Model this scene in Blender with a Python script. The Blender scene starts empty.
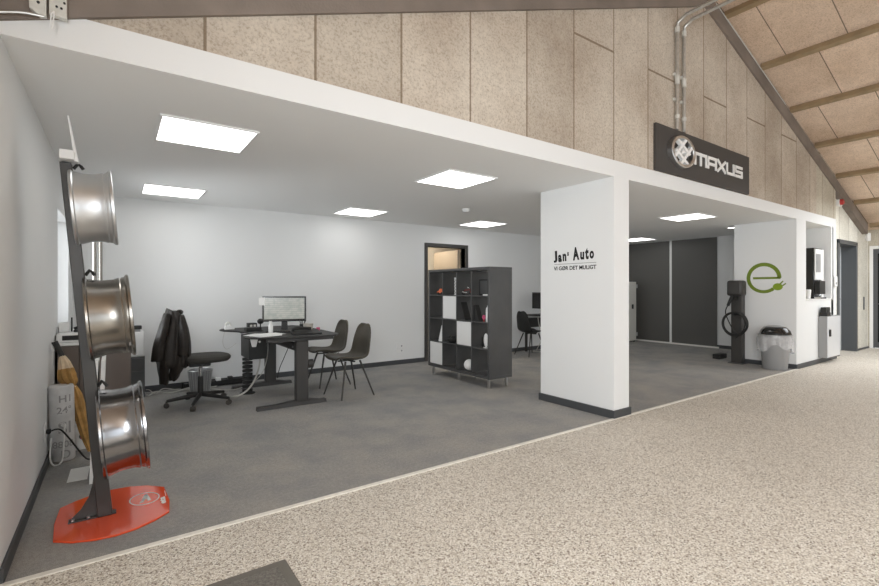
import bpy, bmesh, math, random
from mathutils import Vector, Matrix, Euler
random.seed(7)
PI = math.pi
C = bpy.context.scene.collection
sc = bpy.context.scene

# ------------------------------------------------------------------ camera, world, light, exposure
cam_d = bpy.data.cameras.new('camera'); cam = bpy.data.objects.new('camera', cam_d); C.objects.link(cam)
cam_d.sensor_width = 36; cam_d.lens = 460.12 * 36 / 879
cam_d.shift_y = -4.93 / 879
cam_d.clip_start = .05
cam.location = (0, -2.813, 1.33); cam.rotation_euler = (PI/2, 0, math.radians(-35.094))
sc.camera = cam
w = bpy.data.worlds.new('world'); sc.world = w; w.use_nodes = True
w.node_tree.nodes['Background'].inputs[0].default_value = (.86, .93, 1, 1)
w.node_tree.nodes['Background'].inputs[1].default_value = 1.6
sc.view_settings.view_transform = 'Standard'; sc.view_settings.look = 'None'
sc.view_settings.exposure = 0.40; sc.view_settings.gamma = 1
sc.view_settings.use_curve_mapping = False
sc.cycles.max_bounces = 8; sc.cycles.diffuse_bounces = 5; sc.cycles.glossy_bounces = 4; sc.cycles.sample_clamp_indirect = 6

def area(name, loc, rot, sx, sy, power, col):
    d = bpy.data.lights.new(name, 'AREA'); d.shape = 'RECTANGLE'; d.size = sx; d.size_y = sy
    d.energy = power; d.color = col
    o = bpy.data.objects.new(name, d); C.objects.link(o); o.location = loc; o.rotation_euler = rot
    return o
# daylight through the three tall panes of the showroom front, behind the camera
for k, x in enumerate((1.4, 6.2, 11.0)):
    area('window_daylight', (x, -7.85, 1.75), (PI/2, 0, 0), 3.6, 2.7, 9, (.93, .97, 1))
# daylight through the ribbon windows of the hall's left wall
area('window_daylight', (-.86, -4.8, 1.65), (0, -PI/2, 0), 1.3, 4.4, 215, (.92, .965, 1))
# added fill lamps under the closed hall roof, brightening fascia and end wall
area('hall_fill', (3.2, -4.5, 3.75), (0, 0, 0), 2.4, 3.5, 30, (.92, .965, 1))
area('hall_fill', (11.2, -2.4, 2.95), (0, 0, 0), 2.2, 3.2, 115, (.92, .965, 1))
# daylight through the office window in the left wall
area('office_window_daylight', (-.75, 3.06, 1.5), (0, -PI/2, 0), 1.2, 1.2, 22, (.95, .98, 1))
LED = 3.4

# ------------------------------------------------------------------ materials
def new_mat(name):
    m = bpy.data.materials.new(name); m.use_nodes = True
    return m, m.node_tree.nodes, m.node_tree.links, m.node_tree.nodes['Principled BSDF']
def mat(name, col, rough=.5, metal=0., spec=.5, bump=0, bscale=60, var=0, vscale=3, emit=0, alpha=1, trans=0, coat=0):
    m, N, L, b = new_mat(name)
    c = (*col, 1)
    b.inputs['Base Color'].default_value = c; b.inputs['Roughness'].default_value = rough
    b.inputs['Metallic'].default_value = metal; spec = .28 if max(col) < .04 and rough > .3 else spec; b.inputs['Specular IOR Level'].default_value = spec
    b.inputs['Alpha'].default_value = alpha; b.inputs['Transmission Weight'].default_value = trans
    b.inputs['Coat Weight'].default_value = coat
    if emit: b.inputs['Emission Color'].default_value = c; b.inputs['Emission Strength'].default_value = emit
    tc = N.new('ShaderNodeTexCoord')
    if var:
        n = N.new('ShaderNodeTexNoise'); n.inputs['Scale'].default_value = vscale; n.inputs['Detail'].default_value = 4
        L.new(tc.outputs['Object'], n.inputs['Vector'])
        r = N.new('ShaderNodeValToRGB')
        r.color_ramp.elements[0].position = .3; r.color_ramp.elements[1].position = .7
        r.color_ramp.elements[0].color = (*[v*(1-var) for v in col], 1); r.color_ramp.elements[1].color = (*[min(1, v*(1+var)) for v in col], 1)
        L.new(n.outputs['Fac'], r.inputs['Fac']); L.new(r.outputs['Color'], b.inputs['Base Color'])
    if bump:
        n = N.new('ShaderNodeTexNoise'); n.inputs['Scale'].default_value = bscale; n.inputs['Detail'].default_value = 3
        L.new(tc.outputs['Object'], n.inputs['Vector'])
        bp = N.new('ShaderNodeBump'); bp.inputs['Strength'].default_value = bump; bp.inputs['Distance'].default_value = .01
        L.new(n.outputs['Fac'], bp.inputs['Height']); L.new(bp.outputs['Normal'], b.inputs['Normal'])
    return m
M = dict(
 white=mat('white_paint', (.77, .775, .77), .6, bump=.08, bscale=90),
 ceil=mat('ceiling_paint', (.88, .88, .87), .8, bump=.05, bscale=120),
 base=mat('dark_skirting', (.055, .058, .062), .5),
 strip=mat('threshold_strip', (.84, .81, .74), .4, var=.08, vscale=20),
 dark=mat('dark_laminate', (.070, .070, .070), .36, var=.12, vscale=5),
 slide=mat('dark_sliding_panel', (.10, .097, .09), .40),
 black=mat('black_plastic', (.026, .026, .025), .45),
 blackg=mat('black_gloss', (.015, .015, .015), .15),
 charcoal=mat('charcoal_metal', (.050, .047, .044), .42, metal=.2),
 deskm=mat('desktop_laminate', (.030, .029, .028), .5, spec=.3),
 legm=mat('desk_steel', (.040, .038, .036), .5),
 chrome=mat('chrome', (.75, .75, .75), .12, metal=1),
 silverd=mat('silver_door', (.74, .75, .77), .3, metal=.25),
 steel=mat('brushed_steel', (.62, .62, .62), .32, metal=1, var=.05, vscale=30),
 galv=mat('galvanised_steel', (.55, .55, .53), .38, metal=.85, var=.12, vscale=25),
 plate=mat('galvanised_plate', (.66, .66, .62), .5, metal=.3, var=.1, vscale=25),
 silver=mat('silver_alloy', (.68, .69, .70), .40, metal=1),
 gun=mat('gunmetal_alloy', (.33, .31, .28), .27, metal=1),
 polish=mat('smoked_chrome_alloy', (.36, .36, .37), .20, metal=1),
 orange=mat('orange_acrylic', (.80, .085, .02), .12, coat=.6, spec=.6),
 whitep=mat('white_plastic', (.8, .8, .79), .4),
 offw=mat('off_white', (.72, .71, .66), .5),
 paper=mat('paper', (.85, .85, .83), .7),
 jacket=mat('black_leather', (.026, .022, .019), .42, bump=.35, bscale=45, var=.3, vscale=14),
 seat=mat('dark_seat_fabric', (.045, .042, .036), .75, bump=.2, bscale=200),
 shell=mat('dark_leatherette', (.075, .066, .050), .55, bump=.15, bscale=120, var=.1, vscale=9),
 shellb=mat('black_leatherette', (.022, .022, .021), .5),
 greyp=mat('grey_plastic', (.30, .30, .30), .38, coat=.2),
 film=mat('clear_bag', (.86, .86, .87), .25, alpha=.42, var=.1, vscale=30, bump=.8, bscale=25),
 mesh=mat('basket_grey', (.42, .42, .42), .4, metal=.5, alpha=.75),
 wood=mat('rafter_wood', (.20, .165, .14), .7, var=.25, vscale=2, bump=.2),
 purlin=mat('purlin_wood', (.31, .225, .13), .75, var=.15, vscale=6),
 taupe=mat('taupe_laminate', (.13, .105, .09), .45, var=.08, vscale=4),
 tan=mat('tan_cloth', (.38, .21, .06), .7, var=.3, vscale=18, bump=.3),
 cream=mat('cream_cloth', (.66, .52, .36), .7, var=.15, vscale=18),
 beige=mat('beige_wall', (.66, .60, .50), .8),
 khaki=mat('brown_panel', (.36, .30, .23), .7),
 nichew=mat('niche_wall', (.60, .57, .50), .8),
 green=mat('green_vinyl', (.155, .225, .012), .5),
 green2=mat('light_green_vinyl', (.22, .33, .012), .5),
 signg=mat('sign_grey', (.066, .060, .056), .6, spec=.25),
 red=mat('red_plastic', (.45, .03, .03), .4),
 dred=mat('dark_red_enamel', (.16, .03, .025), .4),
 pink=mat('pink_plastic', (.55, .08, .18), .4),
 org2=mat('orange_plastic', (.7, .16, .06), .4),
 cable=mat('grey_cable', (.55, .54, .5), .5),
 dgrey=mat('dark_grey_frame', (.075, .08, .085), .45),
 dleaf=mat('grey_door_leaf', (.50, .52, .53), .5),
 rubber=mat('rubber', (.06, .055, .05), .7),
 stone=mat('ceramic', (.50, .47, .42), .35, var=.1, vscale=40),
 foil=mat('printed_plastic_roll', (.62, .62, .62), .4, var=.12, vscale=12),
 ink=mat('grey_ink', (.33, .33, .33), .6),
 letter=mat('black_vinyl', (.01, .01, .01), .5),
 lettersilver=mat('white_letter', (.85, .85, .84), .35),
 matbody=mat('door_mat', (.20, .19, .17), .95, bump=.9, bscale=160, var=.35, vscale=120),
 matedge=mat('door_mat_edge', (.17, .16, .14), .8, bump=.2),
)
# emitters
def emitter(name, col, s):
    m, N, L, b = new_mat(name)
    b.inputs['Base Color'].default_value = (*col, 1); b.inputs['Emission Color'].default_value = (*col, 1); b.inputs['Emission Strength'].default_value = s
    return m
M['led'] = emitter('led_diffuser', (1, .99, .97), LED)
# glass
def glass():
    m, N, L, b = new_mat('window_glass')
    N.remove(b); out = N['Material Output']
    t = N.new('ShaderNodeBsdfTransparent'); g = N.new('ShaderNodeBsdfGlossy'); g.inputs['Roughness'].default_value = .03
    fr = N.new('ShaderNodeFresnel'); fr.inputs['IOR'].default_value = 1.45
    mx = N.new('ShaderNodeMixShader'); L.new(fr.outputs[0], mx.inputs[0]); L.new(t.outputs[0], mx.inputs[1]); L.new(g.outputs[0], mx.inputs[2])
    L.new(mx.outputs[0], out.inputs['Surface']); return m
M['glass'] = glass()

def math_node(N, L, op, a, b=None):
    n = N.new('ShaderNodeMath'); n.operation = op
    for i, v in enumerate((a, b)):
        if v is None: continue
        if isinstance(v, (int, float)): n.inputs[i].default_value = v
        else: L.new(v, n.inputs[i])
    return n.outputs[0]
def noise(N, L, vec, scale, detail=3, rough=.5):
    n = N.new('ShaderNodeTexNoise'); n.inputs['Scale'].default_value = scale; n.inputs['Detail'].default_value = detail
    n.inputs['Roughness'].default_value = rough; L.new(vec, n.inputs['Vector']); return n.outputs['Fac']
def ramp(N, L, fac, stops):
    r = N.new('ShaderNodeValToRGB'); e = r.color_ramp.elements
    while len(e) < len(stops): e.new(.5)
    for el, (p, c) in zip(e, stops): el.position = p; el.color = (*c, 1)
    L.new(fac, r.inputs['Fac']); return r.outputs['Color']
def mix(N, L, fac, a, b, mode='MIX'):
    n = N.new('ShaderNodeMix'); n.data_type = 'RGBA'; n.blend_type = mode
    if isinstance(fac, (int, float)): n.inputs[0].default_value = fac
    else: L.new(fac, n.inputs[0])
    for i, v in ((6, a), (7, b)):
        if isinstance(v, tuple): n.inputs[i].default_value = (*v, 1)
        else: L.new(v, n.inputs[i])
    return n.outputs[2]
def woodwool(name, seams, tint=1.0, pale=False):
    """cement bonded wood wool board; seams: 'wall' (vertical joints) or 'roof' or None"""
    m, N, L, b = new_mat(name)
    tc = N.new('ShaderNodeTexCoord'); P = tc.outputs['Object']
    big = noise(N, L, P, .9, 3); fine = noise(N, L, P, 60, 5, .75); mid = noise(N, L, P, 9, 4, .6)
    if pale == 'mid': a, c = (.46, .425, .36), (.60, .565, .49)
    elif pale: a, c = (.74, .735, .68), (.86, .855, .80)  # pale board tone that also carries the light cast at the gable's end
    elif seams == 'roof': a, c = (.62, .48, .37), (.80, .65, .53)
    else:    a, c = (.42, .355, .295), (.585, .53, .465)
    col = ramp(N, L, big, [(.35, a), (.65, c)])
    col = mix(N, L, .55, col, ramp(N, L, mid, [(.3, (.84, .82, .80)), (.7, (1.06, 1.06, 1.05))]), 'MULTIPLY')
    col = mix(N, L, .8, col, ramp(N, L, fine, [(.34, (.62, .59, .55)), (.50, (1, 1, 1)), (.66, (1.12, 1.12, 1.1))]), 'MULTIPLY')
    sx = N.new('ShaderNodeSeparateXYZ'); L.new(P, sx.inputs[0]); X, Y, Z = sx.outputs
    if seams == 'wall':
        u = math_node(N, L, 'DIVIDE', math_node(N, L, 'SUBTRACT', X, .4005), .6256)
        cell = math_node(N, L, 'FLOOR', u); f = math_node(N, L, 'SUBTRACT', u, cell)
        d = math_node(N, L, 'MINIMUM', f, math_node(N, L, 'SUBTRACT', 1.0, f))
        line = math_node(N, L, 'LESS_THAN', d, .013)
        wn = N.new('ShaderNodeTexWhiteNoise'); wn.noise_dimensions = '1D'; L.new(cell, wn.inputs['W'])
        tone = ramp(N, L, wn.outputs['Value'], [(0, (.88, .86, .83)), (1, (1.06, 1.05, 1.03))])
        col = mix(N, L, 1.0, col, tone, 'MULTIPLY')
        # horizontal joint on alternate boards
        hz = math_node(N, L, 'LESS_THAN', math_node(N, L, 'ABSOLUTE', math_node(N, L, 'SUBTRACT', Z, 3.737)), .011)
        par = math_node(N, L, 'GREATER_THAN', math_node(N, L, 'ABSOLUTE', math_node(N, L, 'MODULO', cell, 2)), .5)
        hz = math_node(N, L, 'MULTIPLY', hz, par)
        line = math_node(N, L, 'MAXIMUM', line, hz)
        col = mix(N, L, math_node(N, L, 'MULTIPLY', line, .75), col, (.17, .12, .075))
    elif seams == 'roof':
        u = math_node(N, L, 'DIVIDE', math_node(N, L, 'SUBTRACT', X, 6.58), 1.128)
        cell = math_node(N, L, 'FLOOR', u)
        odd = math_node(N, L, 'MODULO', cell, 2)
        v = math_node(N, L, 'DIVIDE', math_node(N, L, 'ADD', math_node(N, L, 'ADD', Y, 20.343), math_node(N, L, 'MULTIPLY', odd, .33)), .667)
        f = math_node(N, L, 'FRACT', v)
        line = math_node(N, L, 'LESS_THAN', f, .018)
        cell2 = math_node(N, L, 'FLOOR', v)
        wn = N.new('ShaderNodeTexWhiteNoise'); wn.noise_dimensions = '1D'; L.new(math_node(N, L, 'ADD', cell2, math_node(N, L, 'MULTIPLY', cell, 7.3)), wn.inputs['W'])
        tone = ramp(N, L, wn.outputs['Value'], [(0, (.9, .88, .86)), (1, (1.06, 1.05, 1.04))])
        col = mix(N, L, 1.0, col, tone, 'MULTIPLY')
        col = mix(N, L, math_node(N, L, 'MULTIPLY', line, .8), col, (.10, .08, .06))
    L.new(col, b.inputs['Base Color']); b.inputs['Roughness'].default_value = .95; b.inputs['Specular IOR Level'].default_value = .1
    bp = N.new('ShaderNodeBump'); bp.inputs['Strength'].default_value = .5; bp.inputs['Distance'].default_value = .006
    L.new(fine, bp.inputs['Height']); L.new(bp.outputs['Normal'], b.inputs['Normal'])
    return m
M['wool_wall'] = woodwool('wood_wool_wall', 'wall'); M['wool_roof'] = woodwool('wood_wool_roof', 'roof')
M['wool_mid'] = woodwool('wood_wool_mid', 'wall', pale='mid')
M['wool_pale_lit'] = woodwool('wood_wool_pale_lit', 'wall', pale=True)

def terrazzo():
    m, N, L, b = new_mat('exposed_aggregate'); tc = N.new('ShaderNodeTexCoord'); P = tc.outputs['Object']
    v = N.new('ShaderNodeTexVoronoi'); v.inputs['Scale'].default_value = 140; L.new(P, v.inputs['Vector'])
    s = N.new('ShaderNodeSeparateColor'); L.new(v.outputs['Color'], s.inputs[0])
    col = ramp(N, L, s.outputs[0], [(0, (.20, .17, .14)), (.10, (.42, .37, .32)), (.26, (.64, .59, .53)), (.55, (.78, .75, .69)), (.9, (.90, .88, .84))])
    edge = ramp(N, L, v.outputs['Distance'], [(.35, (1, 1, 1)), (.75, (.72, .68, .62))])
    col = mix(N, L, .8, col, edge, 'MULTIPLY')
    v2 = N.new('ShaderNodeTexVoronoi'); v2.inputs['Scale'].default_value = 85; L.new(P, v2.inputs['Vector'])
    s2 = N.new('ShaderNodeSeparateColor'); L.new(v2.outputs['Color'], s2.inputs[0])
    sp = math_node(N, L, 'MULTIPLY', math_node(N, L, 'LESS_THAN', v2.outputs['Distance'], .26), math_node(N, L, 'LESS_THAN', s2.outputs[0], .38))
    col = mix(N, L, math_node(N, L, 'MULTIPLY', sp, .7), col, (.13, .10, .075))
    big = noise(N, L, P, .8, 4)
    col = mix(N, L, .6, col, ramp(N, L, big, [(.3, (.90, .88, .84)), (.7, (1.06, 1.04, 1.0))]), 'MULTIPLY')
    L.new(col, b.inputs['Base Color']); b.inputs['Roughness'].default_value = .55; b.inputs['Specular IOR Level'].default_value = .3
    bp = N.new('ShaderNodeBump'); bp.inputs['Strength'].default_value = .25; bp.inputs['Distance'].default_value = .003
    L.new(v.outputs['Distance'], bp.inputs['Height']); L.new(bp.outputs['Normal'], b.inputs['Normal'])
    return m
M['terrazzo'] = terrazzo()
def carpet():
    m, N, L, b = new_mat('carpet'); tc = N.new('ShaderNodeTexCoord'); P = tc.outputs['Object']
    f = noise(N, L, P, 260, 2, .8); g = noise(N, L, P, 2.2, 5, .6); h = noise(N, L, P, 45, 3, .7)
    col = ramp(N, L, g, [(.32, (.28, .283, .282)), (.55, (.35, .34, .32)), (.75, (.40, .375, .34))])
    col = mix(N, L, .8, col, ramp(N, L, f, [(.35, (.62, .62, .64)), (.65, (1.35, 1.35, 1.35))]), 'MULTIPLY')
    col = mix(N, L, .5, col, ramp(N, L, h, [(.35, (.8, .8, .8)), (.65, (1.2, 1.2, 1.2))]), 'MULTIPLY')
    L.new(col, b.inputs['Base Color']); b.inputs['Roughness'].default_value = .95; b.inputs['Specular IOR Level'].default_value = .15
    bp = N.new('ShaderNodeBump'); bp.inputs['Strength'].default_value = .5; bp.inputs['Distance'].default_value = .004
    L.new(f, bp.inputs['Height']); L.new(bp.outputs['Normal'], b.inputs['Normal'])
    return m
M['carpet'] = carpet()
def screen():
    m, N, L, b = new_mat('screen_content'); tc = N.new('ShaderNodeTexCoord')
    P = tc.outputs['Object']
    sx = N.new('ShaderNodeSeparateXYZ'); L.new(P, sx.inputs[0])
    n = noise(N, L, P, 26, 2)
    rows = math_node(N, L, 'FRACT', math_node(N, L, 'MULTIPLY', sx.outputs[2], 38))
    col = ramp(N, L, n, [(.35, (.50, .53, .47)), (.6, (.66, .66, .58))])
    col = mix(N, L, math_node(N, L, 'MULTIPLY', math_node(N, L, 'LESS_THAN', rows, .35), .35), col, (.30, .33, .33))
    L.new(col, b.inputs['Emission Color']); b.inputs['Emission Strength'].default_value = .40
    b.inputs['Base Color'].default_value = (.02, .02, .02, 1); b.inputs['Roughness'].default_value = .2
    return m
M['screen'] = screen()

# ------------------------------------------------------------------ mesh helpers
class MB:
    def __init__(s): s.bm = bmesh.new()
    def box(s, x0, x1, y0, y1, z0, z1):
        v = [s.bm.verts.new((x, y, z)) for x in (x0, x1) for y in (y0, y1) for z in (z0, z1)]
        for f in ((0,1,3,2),(4,6,7,5),(0,4,5,1),(2,3,7,6),(0,2,6,4),(1,5,7,3)): s.bm.faces.new([v[i] for i in f])
        return s
    def hexa(s, a, b):
        """two matching quads -> a solid"""
        v = [s.bm.verts.new(p) for p in a] + [s.bm.verts.new(p) for p in b]
        s.bm.faces.new(v[:4][::-1]); s.bm.faces.new(v[4:])
        for i in range(4): j = (i+1) % 4; s.bm.faces.new([v[i], v[j], v[4+j], v[4+i]])
        return s
    def prism(s, poly, off):
        """polygon of 3d points extruded by vector off"""
        off = Vector(off)
        a = [s.bm.verts.new(p) for p in poly]; b = [s.bm.verts.new(Vector(p)+off) for p in poly]
        s.bm.faces.new(a[::-1]); s.bm.faces.new(b)
        n = len(a)
        for i in range(n): j = (i+1) % n; s.bm.faces.new([a[i], a[j], b[j], b[i]])
        return s
    def loft(s, rings, caps=True, closed=False):
        R = [[s.bm.verts.new(p) for p in r] for r in rings]; n = len(R[0])
        m = len(R)
        for k in range(m if closed else m-1):
            a, b = R[k], R[(k+1) % m]
            for i in range(n): j = (i+1) % n; s.bm.faces.new([a[i], a[j], b[j], b[i]])
        if caps and not closed: s.bm.faces.new(R[0][::-1]); s.bm.faces.new(R[-1])
        return s
    def tube(s, pts, r, seg=10, radii=None, caps=True, smooth=0):
        pts = [Vector(p) for p in pts]
        if smooth:
            pts = catmull(pts, smooth)
            if radii: 
                n = len(radii); radii = [radii[min(n-1, int(i/(len(pts)-1)*(n-1)))]*(1-((i/(len(pts)-1)*(n-1)) % 1)) + radii[min(n-1, int(i/(len(pts)-1)*(n-1))+1)]*((i/(len(pts)-1)*(n-1)) % 1) for i in range(len(pts))]
        rings = []; up = None
        for i, p in enumerate(pts):
            t = (pts[min(i+1, len(pts)-1)] - pts[max(i-1, 0)]).normalized()
            if up is None:
                up = Vector((0, 0, 1)) if abs(t.z) < .9 else Vector((1, 0, 0))
            a = t.cross(up)
            if a.length < 1e-4: a = t.cross(Vector((0, 1, 0)))
            a.normalize(); b = t.cross(a).normalized(); up = -b if b.dot(up) < 0 else b
            rr = radii[i] if radii else r
            rings.append([p + (a*math.cos(q*2*PI/seg) + b*math.sin(q*2*PI/seg))*rr for q in range(seg)])
        return s.loft(rings, caps)
    def cyl(s, p0, p1, r0, r1=None, seg=20):
        return s.tube([p0, p1], r0, seg, radii=[r0, r0 if r1 is None else r1])
    def lathe(s, prof, M4=None, seg=32, closed=False):
        """profile of (radius, height) round local z, moved by matrix"""
        M4 = M4 or Matrix()
        rings = [[M4 @ Vector((r*math.cos(q*2*PI/seg), r*math.sin(q*2*PI/seg), h)) for q in range(seg)] for r, h in prof]
        return s.loft(rings, not closed, closed)
    def torus(s, R, r, M4=None, seg=40, ss=8, a0=0, a1=2*PI):
        M4 = M4 or Matrix(); full = abs(a1-a0-2*PI) < 1e-6
        n = seg if full else seg+1
        rings = []
        for k in range(n):
            a = a0 + (a1-a0)*k/seg
            rings.append([M4 @ Vector(((R+r*math.cos(b*2*PI/ss))*math.cos(a), (R+r*math.cos(b*2*PI/ss))*math.sin(a), r*math.sin(b*2*PI/ss))) for b in range(ss)])
        return s.loft(rings, not full, full)
    def sphere(s, c, rx, ry=None, rz=None, seg=20):
        ry = ry or rx; rz = rz or rx
        bmesh.ops.create_uvsphere(s.bm, u_segments=seg, v_segments=seg//2, radius=1, matrix=Matrix.Translation(c) @ Matrix.Diagonal((rx, ry, rz, 1)))
        return s
    def xform(s, M4): bmesh.ops.transform(s.bm, matrix=M4, verts=s.bm.verts); return s
    def build(s, name, m, parent=None, bevel=0, smooth=True, world=True, solid=0, sub=0):
        bmesh.ops.recalc_face_normals(s.bm, faces=s.bm.faces)
        me = bpy.data.meshes.new(name); 
        if parent is not None and world:
            r = parent
            while r.parent: r = r.parent
            bmesh.ops.translate(s.bm, verts=s.bm.verts, vec=-Vector(r.location))
        s.bm.to_mesh(me); s.bm.free()
        me.materials.append(M[m] if isinstance(m, str) else m)
        if smooth:
            me.polygons.foreach_set('use_smooth', [True]*len(me.polygons)); me.set_sharp_from_angle(angle=math.radians(38))
        o = bpy.data.objects.new(name, me); C.objects.link(o); o.parent = parent
        if solid: q = o.modifiers.new('solid', 'SOLIDIFY'); q.thickness = solid; q.offset = 0
        if sub: q = o.modifiers.new('sub', 'SUBSURF'); q.levels = sub; q.render_levels = sub
        if bevel:
            q = o.modifiers.new('bevel', 'BEVEL'); q.width = bevel; q.segments = 2; q.limit_method = 'ANGLE'; q.angle_limit = math.radians(40)
        return o
def catmull(p, k):
    out = []; n = len(p)
    for i in range(n-1):
        a, b, c, d = p[max(i-1, 0)], p[i], p[i+1], p[min(i+2, n-1)]
        for j in range(k):
            t = j/k
            out.append(.5*((2*b)+(-a+c)*t+(2*a-5*b+4*c-d)*t*t+(-a+3*b-3*c+d)*t**3))
    out.append(p[-1]); return out
def tag(o, label=None, cat=None, group=None, kind=None):
    if label: o['label'] = label
    if cat: o['category'] = cat
    if group: o['group'] = group
    if kind: o['kind'] = kind
    return o
def thing(name, label, cat, loc=(0, 0, 0), rz=0, group=None):
    o = bpy.data.objects.new(name, None); C.objects.link(o); o.location = loc; o.rotation_euler = (0, 0, rz)
    o.empty_display_size = .1
    return tag(o, label, cat, group)
def struct(o): o['kind'] = 'structure'; return o
def copy_tree(o, parent=None):
    c = o.copy(); C.objects.link(c); c.parent = parent
    for ch in [x for x in bpy.data.objects if x.parent == o]: copy_tree(ch, c)
    return c
def text_bm(body, size, extrude=.001, offset=0, shear=0, spacing=1.0, align='LEFT'):
    d = bpy.data.curves.new('txt', 'FONT'); d.body = body; d.size = size; d.extrude = extrude; d.offset = offset; d.shear = shear
    d.space_character = spacing; d.align_x = align; d.resolution_u = 4
    o = bpy.data.objects.new('txt', d); me = bpy.data.meshes.new_from_object(o)
    mb = MB(); mb.bm.from_mesh(me); bpy.data.objects.remove(o); bpy.data.curves.remove(d); bpy.data.meshes.remove(me)
    return mb
def fit(mb, w=None, h=None):
    xs = [v.co.x for v in mb.bm.verts]; ys = [v.co.y for v in mb.bm.verts]
    sx = (w/(max(xs)-min(xs))) if w else 1; sy = (h/(max(ys)-min(ys))) if h else sx
    x0, y0 = min(xs), min(ys)
    for v in mb.bm.verts: v.co.x = (v.co.x-x0)*sx; v.co.y = (v.co.y-y0)*sy
    return mb
FX = lambda o: Matrix(((0, 0, -1, o[0]), (-1, 0, 0, o[1]), (0, 1, 0, o[2]), (0, 0, 0, 1)))   # local xy on a wall that faces -X
FY = lambda o: Matrix(((1, 0, 0, o[0]), (0, 0, -1, o[1]), (0, 1, 0, o[2]), (0, 0, 0, 1)))    # on a wall that faces -Y

# ------------------------------------------------------------------ shell
XL, XR, ZC, YB, XD, XE = -.427, 13.68, 2.468, 4.173, 10.88, 9.144
XA, YE = 11.155, .93          # end of the white front, depth of the niche block
RX, RZ = 6.046, 4.86                       # ridge of the roof (underside of the rafters)
zr = lambda x: RZ - .331*(x-RX) if x > RX else RZ - .361*(RX-x)
ROOF, RAFT = .285, .205
YF = -8.0
struct(MB().box(-1.2, XR+.3, YF-.3, -.02, -.1, 0).build('floor_hall', 'terrazzo', smooth=False))
struct(MB().box(XA, XR+.3, -.02, .6, -.1, 0).build('floor_doorway', 'terrazzo', smooth=False))
struct(MB().box(XL-.2, XD+.2, .012, 6.4, -.1, 0).build('floor_office_carpet', 'carpet', smooth=False))
struct(MB().box(XL, XE, -.028, .006, -.1, .006).build('trim_threshold', 'strip', smooth=False))
# left wall of the office with the window hole
WY0, WY1, WZ0, WZ1 = 2.49, 3.62, .905, 2.045
m = MB().box(XL-.22, XL, 0, WY0, 0, ZC).box(XL-.22, XL, WY1, YB+.1, 0, ZC).box(XL-.22, XL, WY0, WY1, 0, WZ0).box(XL-.22, XL, WY0, WY1, WZ1, ZC)
struct(m.build('wall_left', 'white', smooth=False))
win = struct(MB().box(XL-.21, XL-.15, WY0, WY0+.035, WZ0, WZ1).box(XL-.21, XL-.15, WY1-.035, WY1, WZ0, WZ1).box(XL-.21, XL-.15, WY0, WY1, WZ1-.035, WZ1).box(XL-.21, XL-.15, WY0, WY1, WZ0, WZ0+.035).build('window_1', 'whitep', bevel=.004))
MB().box(XL-.185, XL-.177, WY0+.035, WY1-.035, WZ0+.035, WZ1-.035).build('window_pane', 'glass', win, smooth=False)
MB().box(XL-.15, XL+.02, WY0-.02, WY1+.02, WZ0-.02, WZ0).build('window_sill', 'whitep', win, bevel=.004)
# hall left wall, return beside the opening
struct(MB().box(-1.1, -.9, YF, .3, 0, .95).box(-1.1, -.9, YF, .3, 2.35, 2.75).box(-1.1, -.9, YF, -7.05, .95, 2.35).box(-1.1, -.9, -1.75, .3, .95, 2.35).build('wall_hall_left', 'white', smooth=False))
wn = struct(MB().box(-1.03, -.97, -7.05, -1.75, .95, 1.0).box(-1.03, -.97, -7.05, -1.75, 2.3, 2.35).box(-1.03, -.97, -7.05, -7.0, 1.0, 2.3).box(-1.03, -.97, -1.8, -1.75, 1.0, 2.3).box(-1.03, -.97, -4.43, -4.37, 1.0, 2.3).build('window_5', 'dgrey', smooth=False))
MB().box(-1.005, -.995, -7.0, -1.8, 1.0, 2.3).build('window_pane', 'glass', wn, smooth=False)
struct(MB().box(-.9, XL-.22, 0, .12, 0, 2.634).box(XL-.22, XL-.1, 0, .075, ZC, 2.634).build('wall_return', 'white', smooth=False))
# back wall with door hole
DX0, DX1, DZ = 4.64, 5.51, 2.09
m = MB().box(XL-.2, DX0, YB, YB+.12, 0, ZC).box(DX1, XD+.1, YB, YB+.12, 0, ZC).box(DX0, DX1, YB, YB+.12, DZ, ZC)
struct(m.build('wall_back', 'white', smooth=False))
# room beyond the open door
struct(MB().box(3.6, 8.2, 5.5, 5.6, 0, 2.6).box(3.5, 3.6, YB+.12, 5.6, 0, 2.6).box(8.1, 8.2, YB+.12, 5.6, 0, 2.6).build('wall_back_room', 'beige', smooth=False))
struct(MB().box(3.5, 8.2, YB+.12, 6.2, 2.5, 2.6).build('ceiling_back_room', 'ceil', smooth=False))
# far wall
struct(MB().box(XD, XD+.12, 0, YB+.1, 0, ZC).build('wall_right', 'white', smooth=False))
# ceiling
struct(MB().box(XL-.2, XD+.1, .002, YB+.1, ZC, ZC+.12).build('ceiling_office', 'ceil', smooth=False))
# fascia over the opening
struct(MB().box(XL-.1, XA, 0, .1, ZC+.0005, 2.634).build('trim_fascia', 'white', smooth=False))
# column
CX0, CX1, CY0, CY1 = 4.145, 4.41, .0, .985
col = struct(MB().box(CX0, CX1, CY0, CY1, 0, ZC).build('wall_column', 'white', smooth=False))
struct(MB().box(CX0-.018, CX1+.018, CY0-.018, CY1+.018, 0, .082).build('baseboard_column', 'base', bevel=.003))
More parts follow.
